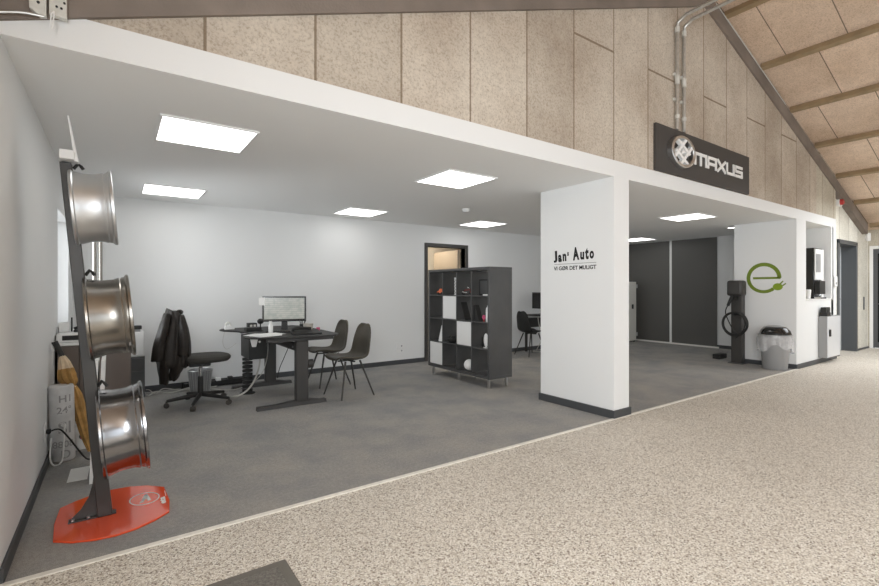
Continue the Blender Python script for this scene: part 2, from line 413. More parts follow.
# block with the green decal and the coffee niche
NX0, NX1, NZ = 9.578, 10.95, 1.12
m = MB().box(XE, NX0, 0, YE, 0, ZC).box(NX1, XA, 0, YE, 0, ZC).box(NX0, NX1, 0, YE, 0, NZ).box(NX0, NX1, .62, YE, NZ, ZC)
struct(m.build('wall_niche_block', 'white', smooth=False))
struct(MB().box(NX0-.012, NX1, -.01, .62, NZ, NZ+.015).build('trim_niche_sill', 'whitep', smooth=False))
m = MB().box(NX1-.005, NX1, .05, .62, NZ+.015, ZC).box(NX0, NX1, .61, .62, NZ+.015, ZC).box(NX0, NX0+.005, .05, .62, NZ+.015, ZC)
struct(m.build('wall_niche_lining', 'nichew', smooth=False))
# gable wall
HX0, HX1, HZ = 11.53, 12.75, 2.27
def gable(x0, x1, z0, y0, y1):
    xs = sorted([x0, x1] + ([RX] if x0 < RX < x1 else []))
    m = MB(); poly = [(x0, y0, z0)] + [(x1, y0, z0)] + [(x, y0, zr(x)+ROOF) for x in reversed(xs)]
    return m.prism(poly, (0, y1-y0, 0))
struct(gable(-.7, 10.1, 2.60, .006, .3).build('wall_gable', 'wool_wall', smooth=False))
struct(gable(10.1, XA, 2.60, .006, .3).build('wall_gable_far', 'wool_mid', smooth=False))  # halfway tone, easing in the light cast painted into the boards beyond
m = gable(XA, XR+.1, HZ, .08, .36); m.box(XA, HX0, .08, .36, 0, HZ).box(HX1, XR+.1, .08, .36, 0, HZ)
struct(m.build('wall_gable_low', 'wool_pale_lit', smooth=False))
# eave wall at the far right, with a door
GY0, GY1, GZ = -.98, -.005, 2.19
m = MB().box(XR, XR+.15, YF, GY0, 0, 2.75).box(XR, XR+.15, GY1, .36, 0, 2.75).box(XR, XR+.15, GY0, GY1, GZ, 2.75)
struct(m.build('wall_hall_right', 'wool_mid', smooth=False))
# hall front wall with glazing (behind the camera)
m = MB()
for a, b in ((-1.1, -.45), (3.25, 4.35), (8.05, 9.15), (12.85, XR+.1)): m.box(a, b, YF-.2, YF, 0, 3.1)
for a, b in ((-.45, 3.25), (4.35, 8.05), (9.15, 12.85)): m.box(a, b, YF-.2, YF, 0, .35)
m.prism([(-1.1, YF-.2, 3.1), (XR+.1, YF-.2, 3.1), (XR+.1, YF-.2, 3.11), (RX, YF-.2, zr(RX)+ROOF), (-1.1, YF-.2, 3.11)], (0, .2, 0))
struct(m.build('wall_front', 'white', smooth=False))
for k, (a, b) in enumerate(((-.45, 3.25), (4.35, 8.05), (9.15, 12.85))):
    wn = struct(MB().box(a, b, YF-.08, YF-.03, .35, .42).box(a, b, YF-.08, YF-.03, 3.03, 3.1).box(a, a+.07, YF-.08, YF-.03, .42, 3.03).box(b-.07, b, YF-.08, YF-.03, .42, 3.03).box((a+b)/2-.03, (a+b)/2+.03, YF-.08, YF-.03, .42, 3.03).build('window_%d' % (k+2), 'dgrey', smooth=False))
    MB().box(a+.07, b-.07, YF-.06, YF-.05, .42, 3.03).build('window_pane', 'glass', wn, smooth=False)
# roof slabs
for nm, x0, x1 in (('ceiling_roof_right', RX, XR+.3), ('ceiling_roof_left', -1.2, RX)):
    e = 1e-4
    za, zb = (zr(x0+e)+ROOF, zr(x1-e)+ROOF)
    struct(MB().prism([(x0, YF-.2, za), (x1, YF-.2, zb), (x1, YF-.2, zb+.15), (x0, YF-.2, za+.15)], (0, -YF+.56, 0)).build(nm, 'wool_roof', smooth=False))
# rafters on the gable and further along the hall (out of view)
def rafter(y0, y1):
    a = MB().prism([(RX+.005, y0, zr(RX)-.0), (13.2, y0, zr(13.2)), (13.2, y0, zr(13.2)+RAFT), (RX+.005, y0, zr(RX)+RAFT)], (0, y1-y0, 0))
    struct(a.build('roof_rafter', 'wood', smooth=False))
    b = MB().prism([(-.9, y0, zr(-.9)), (RX, y0, zr(RX)), (RX, y0, zr(RX)+RAFT), (-.9, y0, zr(-.9)+RAFT)], (0, y1-y0, 0))
    struct(b.build('roof_rafter', 'wood', smooth=False))
rafter(-.02, .0055)
struct(MB().prism([(XA, .006, zr(XA)), (13.2, .006, zr(13.2)), (13.2, .006, zr(13.2)+RAFT), (XA, .006, zr(XA)+RAFT)], (0, .072, 0)).build('roof_rafter', 'wood', smooth=False)); rafter(-7.9, -7.75)
# purlins
for k in range(7):
    x = 6.569 + 1.128*k
    f = lambda u, d: (u, -.021, zr(u)+d)
    a = [f(x-.035, RAFT), f(x+.035, RAFT), f(x+.058, ROOF-.002), f(x-.012, ROOF-.002)]
    struct(MB().prism(a, (0, -7.9, 0)).build('roof_purlin', 'purlin', smooth=False))
# skirtings
bh = .075
def skirt(nm, *b): struct(MB().box(*b).build(nm, 'base', bevel=.002, smooth=False))
skirt('baseboard_left', XL, XL+.014, .0, YB, 0, bh)
skirt('baseboard_back', XL, DX0-.07, YB-.014, YB, 0, bh)
skirt('baseboard_back_far', DX1+.07, XD, YB-.014, YB, 0, bh)
skirt('baseboard_right', XD-.014, XD, 0, 1.98, 0, bh)
skirt('baseboard_niche_side', XE-.014, XE, -.014, YE, 0, bh)
skirt('baseboard_niche_front', XE, XA, -.014, 0, 0, bh)
skirt('baseboard_gable', HX1+.08, XR, .066, .08, 0, .04)
# dark sliding wall panels at the far end of the office
for i, (a, b) in enumerate(((1.98, 2.985), (3.035, 4.17))):
    d = struct(MB().box(XD-.03, XD-.004, a, b, .035, ZC-.01).build('wall_panel_dark', 'slide', smooth=False))
struct(MB().box(XD-.04, XD-.004, 2.985, 3.035, 0, ZC).build('trim_panel_post', 'whitep', smooth=False))
struct(MB().box(XD-.045, XD-.004, 1.94, YB, 0, .035).build('trim_panel_rail', 'offw', smooth=False))

# ------------------------------------------------------------------ doors
d = struct(MB().box(DX0-.065, DX0, YB-.02, YB+.14, 0, DZ+.065).box(DX1, DX1+.065, YB-.02, YB+.14, 0, DZ+.065).box(DX0, DX1, YB-.02, YB+.14, DZ, DZ+.065).build('door_1', 'charcoal', bevel=.004))
a = math.radians(88)
lf = MB().box(0, .86, 0, .04, .01, 2.07).xform(Matrix.Translation((DX1-.03, YB+.145, 0)) @ Matrix.Rotation(a, 4, 'Z')).build('door_leaf', 'khaki', d, bevel=.003)
# grey door in the gable wall
d = struct(MB().box(HX0-.02, HX0+.06, .05, .36, 0, HZ).box(HX1-.06, HX1+.02, .05, .36, 0, HZ).box(HX0-.02, HX1+.02, .05, .36, HZ-.06, HZ+.02).build('door_2', 'dgrey', bevel=.004))
MB().box(HX0+.06, HX1-.06, .30, .34, .01, HZ-.06).build('door_leaf', 'dleaf', d, bevel=.002)
m = MB(); m.cyl((12.37, .3, 1.10), (12.37, .24, 1.10), .01, seg=10).cyl((12.37, .24, 1.10), (12.25, .24, 1.10), .01, seg=10).cyl((12.37, .3, 1.10), (12.37, .29, 1.10), .026)
m.build('door_handle', 'chrome', d)
MB().cyl((12.37, .3, 1.42), (12.37, .275, 1.42), .026).build('door_lock', 'chrome', d)
# door in the eave wall
d = struct(MB().box(XR-.012, XR+.1, GY1, GY1+.06, 0, GZ+.07).box(XR-.03, XR+.1, GY0-.1, GY0, 0, GZ+.09).box(XR-.012, XR+.1, GY0, GY1, GZ, GZ+.07).build('door_3', 'whitep', bevel=.004))
MB().box(XR-.005, XR+.04, GY1-.07, GY1, .02, GZ).box(XR-.005, XR+.04, GY0, GY0+.07, .02, GZ).box(XR-.005, XR+.04, GY0+.07, GY1-.07, GZ-.1, GZ).box(XR-.005, XR+.04, GY0+.07, GY1-.07, .02, .14).build('door_frame', 'dgrey', d, bevel=.004)
MB().box(XR+.012, XR+.02, GY0+.07, GY1-.07, .14, GZ-.1).build('door_pane', 'blackg', d, smooth=False)
MB().box(XR-.03, XR-.005, GY0+.15, GY1-.1, .97, 1.0).build('door_handle', 'steel', d)

# ------------------------------------------------------------------ LED ceiling panels
leds = [('white square LED ceiling panel over the wheel stand, biggest in view', .545, .99), ('white square LED ceiling panel in the corner above the black jacket', .55, 3.40),
        ('white square LED ceiling panel above the desk and its two chairs', 2.99, 3.50), ('white square LED ceiling panel before the column, ahead of the bookshelf', 2.905, 1.03),
        ('white square LED ceiling panel above the door behind the bookshelf', 5.32, 3.43), ('white square LED ceiling panel between the column and the niche block', 7.48, .93),
        ('white square LED ceiling panel by the dark sliding panels, partly hidden by the column', 9.95, 3.33)]
for lb, x, y in leds:
    t = thing('ceiling_light', lb, 'ceiling light', (x, y, ZC), 0, 'square LED panels in the office ceiling')
    MB().box(x-.31, x+.31, y-.31, y-.295, ZC-.012, ZC).box(x-.31, x+.31, y+.295, y+.31, ZC-.012, ZC).box(x-.31, x-.295, y-.295, y+.295, ZC-.012, ZC).box(x+.295, x+.31, y-.295, y+.295, ZC-.012, ZC).build('frame', 'whitep', t, smooth=False)
    MB().box(x-.295, x+.295, y-.295, y+.295, ZC-.008, ZC-.001).build('diffuser', 'led', t, smooth=False)
t = thing('downlight', 'small round downlight just behind the niche block corner', 'ceiling light', (9.45, 1.1, ZC))
MB().lathe([(.001, ZC-.006), (.085, ZC-.006), (.085, ZC-.002), (.001, ZC-.002)], Matrix.Translation((9.45, 1.08, 0))).build('diffuser', 'led', t)
MB().lathe([(.086, ZC-.010), (.105, ZC-.008), (.105, ZC-.001), (.086, ZC-.001)], Matrix.Translation((9.45, 1.08, 0)), closed=True).build('frame', 'whitep', t)
t = thing('smoke_detector', 'small round white smoke detector on the office ceiling', 'smoke detector', (4.12, 2.386, ZC))
MB().lathe([(.001, ZC-.045), (.035, ZC-.045), (.05, ZC-.03), (.055, ZC-.012), (.055, ZC)], Matrix.Translation((4.12, 2.386, 0))).build('cover', 'whitep', t)
t = thing('motion_sensor', 'tiny white sensor high on the column side by the ceiling', 'sensor', (4.5, .5, 2.2))
MB().box(CX1, CX1+.03, .1, .15, 2.17, 2.23).build('case', 'whitep', t, bevel=.008)
# added lamp, out of sight, to brighten the back room
t = thing('ceiling_light', 'added unseen warm lamp brightening the room behind the office door', 'ceiling light', (4.9, 4.85, 2.5))
MB().lathe([(.001, 2.42), (.15, 2.42), (.18, 2.45), (.18, 2.499)], Matrix.Translation((4.9, 4.85, 0))).build('shade', emitter('added_lamp_glow', (1, .90, .76), 36), t)

# ------------------------------------------------------------------ pillar lettering, green decal, sign
t = thing('pillar_lettering', 'black Jan\'s Auto lettering with slogan on the white pillar', 'sign', (CX0, .78, 1.53))
def seq(mbs): return mbs
def put(mb, o, rot=0): return mb.xform(FX(o) @ Matrix.Rotation(rot, 4, 'Z'))
x = .79
def word(parts, y0, ybase):
    out = MB(); y = y0
    for s, wd, h, dz, rot in parts:
        g = fit(text_bm(s, .15, .0006, .0075), wd, h); put(g, (CX0-.0008, y, ybase+dz), rot)
        me = bpy.data.meshes.new('t'); g.bm.to_mesh(me); out.bm.from_mesh(me); bpy.data.meshes.remove(me); g.bm.free()
        y -= wd + .012
    return out
word([('J', .055, .135, -.004, .05), ('a', .052, .085, .0, .03), ('n', .052, .085, .008, .02), ('s', .022, .045, .065, 0)], .785, 1.625).build('name_lettering', 'letter', t, smooth=False)
word([('A', .085, .145, -.0, .06), ('u', .052, .085, .004, 0), ('t', .045, .125, .004, 0), ('o', .055, .085, .008, 0)], .510, 1.635).build('name_lettering', 'letter', t, smooth=False)
put(MB().box(0, .57, 0, .0035, 0, .001), (CX0-.0008, .777, 1.600)).build('rule_line', 'letter', t, smooth=False)
put(fit(text_bm('VI GØR DET MULIGT', .05, .0006, .0012), .575, .046), (CX0-.0008, .783, 1.532)).build('slogan_lettering', 'letter', t, smooth=False)

t = thing('plug_decal', 'green letter e decal ending in a plug on the white wall', 'decal', (XE, .46, 1.5))
cy, cz, a_, b_ = .47, 1.502, .252, .235
def band(pts, wd):
    """flat ribbon on the wall, pts of (y, z), widths"""
    m = MB(); L_, R_ = [], []
    for i, p in enumerate(pts):
        q0, q1 = Vector(pts[max(i-1, 0)]), Vector(pts[min(i+1, len(pts)-1)]); tt = (q1-q0).normalized(); n = Vector((-tt.y, tt.x)); h = wd[i] if isinstance(wd, list) else wd
        L_.append(Vector(p)+n*h/2); R_.append(Vector(p)-n*h/2)
    for i in range(len(pts)-1):
        q = [L_[i], L_[i+1], R_[i+1], R_[i]]
        m.hexa([(XE-.0015, v.x, v.y) for v in q], [(XE-.0002, v.x, v.y) for v in q])
    return m
pts = []; wd = []
for k in range(61):
    ang = math.radians(0 + k*5.15)          # counter-clockwise seen from the room: right end up, over and down to the plug
    pts.append((cy - a_*math.cos(ang)*.92, cz + b_*math.sin(ang))); wd.append(.058 + .004*math.sin(ang))
mm = band(pts, wd)
mm.box(XE-.0015, XE-.0002, cy-.25, cy+.16, cz-.018, cz+.018)
mm.build('e_shape', 'green', t, smooth=False)
m = MB().prism([(XE-.0024, .262 + .072*math.cos(q*PI/12)*1, 1.352 + .060*math.sin(q*PI/12)) for q in range(24)], (.0022, 0, 0))
m.build('plug', 'green2', t, smooth=False)
band([(.235, 1.39), (.185, 1.45)], .02).build('plug_pin', 'green', t, smooth=False)
band([(.205, 1.36), (.145, 1.41)], .02).build('plug_pin', 'green', t, smooth=False)

t = thing('brand_sign', 'dark grey MAXUS sign with round emblem above the white fascia', 'sign', (6.06, 0, 2.63))
SX0, SX1, SZ0, SZ1, SY = 4.885, 7.268, 2.642, 3.165, -.03
MB().box(SX0, SX1, SY, .005, SZ0, SZ1).build('panel', 'signg', t, bevel=.003)
ec = (5.37, SY-.022, 2.905)
Me = FY(ec) @ Matrix.Diagonal((1.36, .92, .8, 1))
MB().lathe([(.197, -.026), (.197, .045), (.190, .052), (.168, .052), (.160, .040), (.160, -.026)], Me, 56, closed=True).build('emblem_ring', 'steel', t)
def bar(m, c0, d, off, a0, a1, w_):
    d = Vector(d).normalized(); n = Vector((-d.y, d.x)); o_ = n*off
    p, q = o_+d*a0, o_+d*a1; n *= w_/2
    a = [p+n, q+n, q-n, p-n]
    m.hexa([Me @ Vector((v.x, v.y, -.01)) for v in a], [Me @ Vector((v.x, v.y, c0)) for v in a])
d1, d2 = (.60, .80), (.80, -.60)
for c0, d, off, a0, a1 in ((.045, d1, .062, -.165, .165), (.044, d1, -.062, -.165, .165), (.038, d2, .062, -.165, .10), (.037, d2, -.062, -.10, .165), (.035, d1, .0, -.03, .03)):
    m = MB(); bar(m, c0, d, off, a0, a1, .034); m.build('emblem_bar', 'lettersilver', t, smooth=False)
# squared technical capitals, each one a mesh of its own
LH, SW = .156, .035
def glyph(strokes, x, zb, slant=0):
    m = MB()
    for i_, ((ax, az), (bx_, bz)) in enumerate(strokes):
        p, q = Vector((ax, az)), Vector((bx_, bz)); d_ = (q-p).normalized(); n = Vector((-d_.y, d_.x))*SW/2
        if abs(d_.x) < .01 or abs(d_.y) < .01: p, q = p-d_*SW/2, q+d_*SW/2
        a = [p+n, q+n, q-n, p-n]
        m.hexa([(x+v.x, SY-.001, zb+v.y) for v in a], [(x+v.x, SY-.012-.0006*i_, zb+v.y) for v in a])
    m.build('sign_letter', 'lettersilver', t, smooth=False)
h = LH-SW; w5 = .25
Gs = dict(M=(.27, [((0, 0), (0, h)), ((0, h), (.27, h)), ((.27, h), (.27, 0)), ((.135, h), (.135, 0))]),
          A=(.20, [((0, 0), (0, h)), ((0, h), (.20, h)), ((.20, h), (.20, 0)), ((0, h*.38), (.20, h*.38))]),
          X=(.20, [((-.01, -.012), (.21, h+.012)), ((-.01, h+.012), (.21, -.012))]),
          U=(.19, [((0, 0), (0, h)), ((0, 0), (.19, 0)), ((.19, h), (.19, 0))]),
          S=(.19, [((.19, h), (0, h)), ((0, h), (0, h/2)), ((0, h/2), (.19, h/2)), ((.19, h/2), (.19, 0)), ((.19, 0), (0, 0))]))
x = 5.735
for ch in 'MAXUS':
    wd, st = Gs[ch]; glyph(st, x, 2.843); x += wd + SW + .021

# ------------------------------------------------------------------ conduits and fittings on the gable
for k, (x, lb) in enumerate(((5.33, 'bare steel conduit down the gable to the sign, next to the ridge bolts'), (5.485, 'bare steel conduit down the gable ending nearest the sign lettering'))):
    t = thing('conduit_pipe', ('steel conduit pipe down the gable, farther from the lettering', 'steel conduit pipe down the gable, nearer the lettering')[k], 'pipe', (x, 0, 3.2), 0, 'conduits above the sign')
    y = -.028
    MB().tube([(x, y, 3.17), (x, y, 3.25), (x, y, 4.32), (x, y-.01, 4.41), (x, y-.10, 4.46), (x, -1.0, 4.475), (x, -3.2, 4.48)], .02, 10).build('pipe', 'galv', t)
    for za, zb in ((3.70, 3.80), (3.30, 3.34), (4.30, 4.36)): MB().cyl((x, y, za), (x, y, zb), .027).build('coupling', 'plate', t)
    for za in (3.80, 3.51): MB().box(x-.035, x+.035, -.02, .0055, za, za+.03).build('clip', 'plate', t)
t = thing('cable', 'thin cable stapled along the edge of the gable rafter', 'cable', (6.5, -.04, 5))
MB().tube([(x_, -.026, zr(x_)+.20) for x_ in (6.3, 6.7, 7.2, 7.7, 8.2, 8.6)], .006, 6).build('cable_run', 'cable', t)
t = thing('steel_bracket', 'pale bolted plate with a clipped corner on the rafter', 'bracket', (-.29, -.05, 2.6))
m = MB().prism([(-.324, -.05, 2.70), (-.262, -.05, 2.70), (-.262, -.05, 2.577), (-.285, -.05, 2.572), (-.322, -.05, 2.60)], (0, .029, 0)); m.build('plate', 'plate', t, bevel=.002)
MB().cyl((-.29, -.055, 2.63), (-.29, -.049, 2.63), .006, seg=8).build('bolt', 'black', t)
t = thing('steel_bracket', 'pale square-cornered bolted plate on the rafter with cable loop beneath it', 'bracket', (-.22, -.05, 2.6))
m = MB().prism([(-.252, -.055, 2.70), (-.189, -.055, 2.70), (-.189, -.055, 2.585), (-.252, -.055, 2.592)], (0, .034, 0)); m.build('plate', 'plate', t, bevel=.002)
for bx, bz in ((-.225, 2.63), (-.208, 2.627), (-.197, 2.655)): MB().cyl((bx, -.06, bz), (bx, -.054, bz), .005, seg=8).build('bolt', 'black', t)
t = thing('cable_loop', 'short white cable loop hanging from the rafter plate', 'cable', (-.24, -.07, 2.55))
MB().tube([(-.232, -.07, 2.60), (-.243, -.07, 2.585), (-.247, -.07, 2.53), (-.244, -.07, 2.512), (-.238, -.07, 2.535), (-.232, -.07, 2.60)], .0032, 6).build('loop', 'whitep', t)
t = thing('steel_pipe', 'thin grey pipe along the bottom of the rafter beside the plates', 'pipe', (-.6, -.05, 2.5))
MB().tube([(-.89, -.05, 2.42), (-.45, -.05, 2.532), (-.36, -.05, 2.562), (-.33, -.05, 2.568), (-.27, -.05, 2.572)], .006, 8).build('pipe', 'galv', t)
t = thing('alarm_sounder', 'red alarm sounder with white back under the sloping rafter', 'alarm', (11.72, .05, 3.01))
MB().box(11.50, 11.66, .03, .079, 2.93, 3.09).build('back_plate', 'whitep', t, bevel=.006)
MB().cyl((11.55, .03, 3.01), (11.55, -.02, 3.01), .065, .055).build('sounder', 'red', t)
t = thing('wall_lamp', 'white cylinder wall lamp in the corner under the eave', 'wall lamp', (13.5, .0, 2.44))
MB().lathe([(.001, 2.36), (.035, 2.36), (.04, 2.37), (.04, 2.52), (.035, 2.535), (.001, 2.535)], Matrix.Translation((13.47, .03, 0)), 20).build('lamp_shade', 'whitep', t)
MB().box(13.45, 13.49, .05, .079, 2.40, 2.48).build('bracket', 'whitep', t)
t = thing('wall_switch', 'dark switch on the pale wall between the two end doors', 'switch', (13.35, .07, .95))
MB().box(13.3, 13.36, .066, .079, .86, 1.14).build('plate', 'dgrey', t, bevel=.003)
t = thing('control_box', 'white wall control box between the niche and grey door', 'control box', (11.4, 0, 1.4))
MB().box(10.98, 11.13, -.03, -.001, 1.36, 1.55).build('case', 'whitep', t, bevel=.008)
MB().box(11.02, 11.08, -.034, -.03, 1.40, 1.44).build('button', 'greyp', t)

# ------------------------------------------------------------------ coffee niche, cabinet
t = thing('coffee_machine', 'tall black coffee machine with white front in the wall niche', 'coffee machine', (10.4, .2, NZ+.015))
X0, X1, Y0, Y1, Z0, Z1 = 10.32, 10.78, .10, .50, NZ+.016, 2.06
MB().box(X0, X1, Y0, Y1, Z0, Z1).build('body', 'blackg', t, bevel=.01)
MB().box(X0+.01, X1-.01, Y0-.02, Y0, 1.48, Z1-.02).build('front_panel', 'whitep', t, bevel=.006)
MB().box(X1-.12, X1-.01, Y0-.02, Y0, Z0+.02, 1.48).build('front_panel', 'whitep', t, bevel=.006)
MB().box(X0+.03, X1-.2, Y0-.026, Y0-.02, 1.62, 1.95).build('display', 'greyp', t)
MB().box(X0+.02, X1-.15, Y0-.08, Y0, 1.22, 1.46).build('dispenser', 'black', t, bevel=.006)
MB().cyl((10.45, Y0-.05, 1.2), (10.45, Y0-.05, 1.24), .015).build('nozzle', 'chrome', t)
MB().box(X0+.02, X1-.14, Y0-.09, Y0, Z0, Z0+.03).build('drip_tray', 'chrome', t)
t = thing('cup_stack', 'stack of white cups beside the coffee machine', 'cups', (9.95, .12, NZ+.015))
MB().lathe([(.001, 0), (.028, 0), (.038, .16), (.034, .17), (.001, .17)], Matrix.Translation((9.9, .06, NZ+.015))).build('cup', 'whitep', t)
t = thing('wall_cabinet', 'low silver cabinet on the white wall below the coffee niche', 'cabinet', (10.5, -.06, .1))
MB().box(10.17, 10.86, -.125, -.001, .10, .835).build('body', 'greyp', t, bevel=.004)
MB().box(10.18, 10.85, -.135, -.125, .11, .825).build('door', 'silverd', t, bevel=.004)
MB().box(10.24, 10.29, -.155, -.135, .48, .60).build('handle', 'black', t)
t = thing('cup_tray', 'black tray of coffee supplies on top of the silver wall cabinet', 'tray', (10.2, -.08, .836))
MB().box(10.18, 10.40, -.12, -.02, .836, .90).build('tray', 'black', t, bevel=.006)
for k in range(3): MB().box(10.19+.075*k, 10.25+.075*k, -.11, -.03, .90, .99).build('packet', 'black', t, bevel=.004)

# ------------------------------------------------------------------ charging station
t = thing('charging_station', 'dark charging post with coiled cable beside the green decal', 'charging station', (8.99, .86, 0))
cx_, cy_ = 8.99, .815
MB().box(cx_-.09, cx_+.10, cy_-.12, cy_+.12, 0, .012).build('base_plate', 'dgrey', t, bevel=.003)
MB().box(cx_-.05, cx_+.09, cy_-.085, cy_+.085, .012, 1.24).build('post', 'charcoal', t, bevel=.006)
MB().box(cx_-.11, cx_+.11, cy_-.11, cy_+.14, 1.19, 1.465).build('charger_head', 'charcoal', t, bevel=.04)
MB().cyl((cx_-.05, cy_, 1.16), (cx_-.15, cy_+.02, 1.16), .035).build('holster', 'black', t)
MB().cyl((cx_-.15, cy_+.02, 1.20), (cx_-.16, cy_+.09, 1.02), .03, .022).build('plug_grip', 'black', t)
MB().cyl((cx_-.05, cy_, .88), (cx_-.17, cy_, .88), .025).build('cable_hook', 'black', t)
m = MB()
for k in range(5):
    Mx = Matrix.Translation((cx_-.10-.016*k, cy_-.01+.01*math.sin(k*2), .70+.008*math.cos(k*3))) @ Matrix.Rotation(PI/2, 4, 'Y') @ Matrix.Rotation(.08*math.sin(k*2.1), 4, 'X') @ Matrix.Diagonal((1.05, 1, 1, 1))
    m.torus(.195-.006*(k % 3), .0095, Mx, 40, 7)
m.build('cable_coil', 'black', t)
MB().tube([(cx_-.16, cy_+.09, 1.03), (cx_-.15, cy_+.13, .88), (cx_-.13, cy_+.02, .6), (cx_-.1, cy_-.05, .5), (cx_-.07, cy_, .45)], .009, 8, smooth=5).build('cable', 'black', t)
t = thing('floor_box', 'small black box on the floor at the foot of the charging post', 'box', (9.3, 1.3, 0))
MB().box(9.2, 9.5, 1.2, 1.33, 0, .09).build('case', 'black', t, bevel=.01)

# ------------------------------------------------------------------ waste bin with bag
bx, by = 8.885, .215
t = thing('waste_bin', 'grey waste bin with dark swing lid against the decal wall', 'bin', (bx, by, 0))
T = Matrix.Translation((bx, by, 0))
MB().lathe([(.001, 0), (.165, 0), (.172, .01), (.205, .50), (.225, .50), (.228, .515), (.218, .53), (.20, .53), (.165, .03), (.001, .03)], T, 40).build('bucket', 'greyp', t)
MB().lathe([(.226, .53), (.236, .535), (.234, .565), (.215, .575), (.205, .60), (.19, .645), (.155, .685), (.10, .71), (.001, .72)], T, 40).build('lid', 'greyp', t)
m = MB()
for i in range(12):
    for j in range(6):
        a0, a1 = math.radians(180-62 + i*124/12), math.radians(180-62+(i+1)*124/12)
        def pt(a, h):
            rr = .232*math.sqrt(max(0, 1-((h-.56)/.175)**2)); return (bx+rr*math.cos(a+.5), by+rr*math.sin(a+.5), h)
        h0, h1 = .575+j*.02, .595+j*.02
        q = [pt(a0, h0), pt(a1, h0), pt(a1, h1), pt(a0, h1)]
        m.bm.faces.new([m.bm.verts.new(p) for p in q])
bmesh.ops.remove_doubles(m.bm, verts=m.bm.verts, dist=1e-4)
m.build('swing_flap', 'blackg', t, solid=.006)
rings = []
random.seed(3)
ph = [random.uniform(0, 6) for _ in range(4)]
for j, (r, h) in enumerate(((.214, .545), (.235, .55), (.245, .50), (.242, .45), (.232, .40), (.236, .34))):
    ring = []
    for q in range(64):
        a = q*2*PI/64
        fold = (.010*math.sin(7*a+ph[0]+j*.3)+.008*math.sin(13*a+ph[1])+.006*math.sin(22*a+ph[2]))*(0 if j < 1 else j/4)
        drop = (.05*math.sin(2*a+ph[3])+.035*math.sin(5*a))*(j/5)
        ring.append((bx+(r+fold)*math.cos(a), by+(r+fold)*math.sin(a), h-drop))
    rings.append(ring)
tag(MB().loft(rings, False).build('bin_bag', 'film'), 'clear crinkled bag hanging out over the rim of the waste bin', 'bag')

# ------------------------------------------------------------------ white cabinet behind the column
t = thing('fuse_cabinet', 'narrow white cabinet with black latch beside the dark sliding panels', 'cabinet', (10.3, 3.9, 0))
MB().box(9.95, 10.60, 3.75, 4.155, .03, 1.485).build('body', 'offw', t, bevel=.006)
MB().box(9.97, 10.575, 3.732, 3.75, .05, 1.465).build('door', 'offw', t, bevel=.006)
MB().box(10.38, 10.44, 3.715, 3.732, .82, .93).build('latch', 'black', t, bevel=.003)
for z in (.14, 1.33): MB().box(10.57, 10.62, 3.72, 3.76, z, z+.09).build('hinge', 'steel', t)
for px_, py_ in ((9.98, 3.79), (10.57, 3.79), (9.98, 4.12), (10.57, 4.12)): MB().cyl((px_, py_, 0), (px_, py_, .035), .02).build('foot', 'black', t)

# ------------------------------------------------------------------ bookshelf
SXa, SXb, SYa, SYb, SZa, SZb = 3.985, 4.39, 1.724, 3.165, .128, 1.612
t = thing('bookshelf', 'dark four by four cube shelf on metal legs, free standing', 'bookshelf', (4.17, 2.44, 0))
th = .038; n4 = 4
m = MB().box(SXa, SXb, SYa, SYa+th, SZa+th, SZb-th); m.build('side_panel', 'dark', t, bevel=.002)
MB().box(SXa, SXb, SYb-th, SYb, SZa+th, SZb-th).build('side_panel', 'dark', t, bevel=.002)
MB().box(SXa, SXb, SYa, SYb, SZb-th, SZb).build('top_panel', 'dark', t, bevel=.002)
MB().box(SXa, SXb, SYa, SYb, SZa, SZa+th).build('bottom_panel', 'dark', t, bevel=.002)
cw = (SYb-SYa-2*th)/4; chh = (SZb-SZa-2*th)/4; dt = .016
cellY = lambda c: (SYb-th-cw*(c+1), SYb-th-cw*c)          # column 0 is the farthest, seen at the left end
cellZ = lambda r: (SZb-th-chh*(r+1)+dt/2, SZb-th-chh*r)   # row 0 is the top
for k in range(1, 4):
    MB().box(SXa+.002, SXb-.002, SYa+th, SYb-th, SZa+th+chh*k-dt/2, SZa+th+chh*k+dt/2).build('shelf_board', 'dark', t)
for k in range(1, 4):
    for r in range(4):
        z0, z1 = SZa+th+chh*r+dt/2+.0005, SZa+th+chh*(r+1)-dt/2-.0005
        y = SYa+th+cw*k
        MB().box(SXa+.003, SXb-.003, y-dt/2, y+dt/2, z0, z1).build('divider', 'dark', t)
for (r, c) in ((1, 1), (2, 2), (3, 0)):
    (ya, yb), (za, zb) = cellY(c), cellZ(r)
    MB().box(SXa+.004, SXa+.02, ya+.011, yb-.011, za+.004, zb-.011).build('insert_door', 'whitep', t, bevel=.002)
for i in range(3):
    yy = (SYa+.07, (SYa+SYb)/2, SYb-.07)[i]
    for xx in (SXa+.05, SXb-.04):
        MB().box(xx-.014, xx+.014, yy-.014, yy+.014, 0, SZa-.008).box(xx-.03, xx+.03, yy-.03, yy+.03, SZa-.010, SZa).build('leg', 'steel', t)
def cell(r, c):
    (ya, yb), (za, zb) = cellY(c), cellZ(r); return SXa+.06, (ya+yb)/2, za+.0005, ya, yb
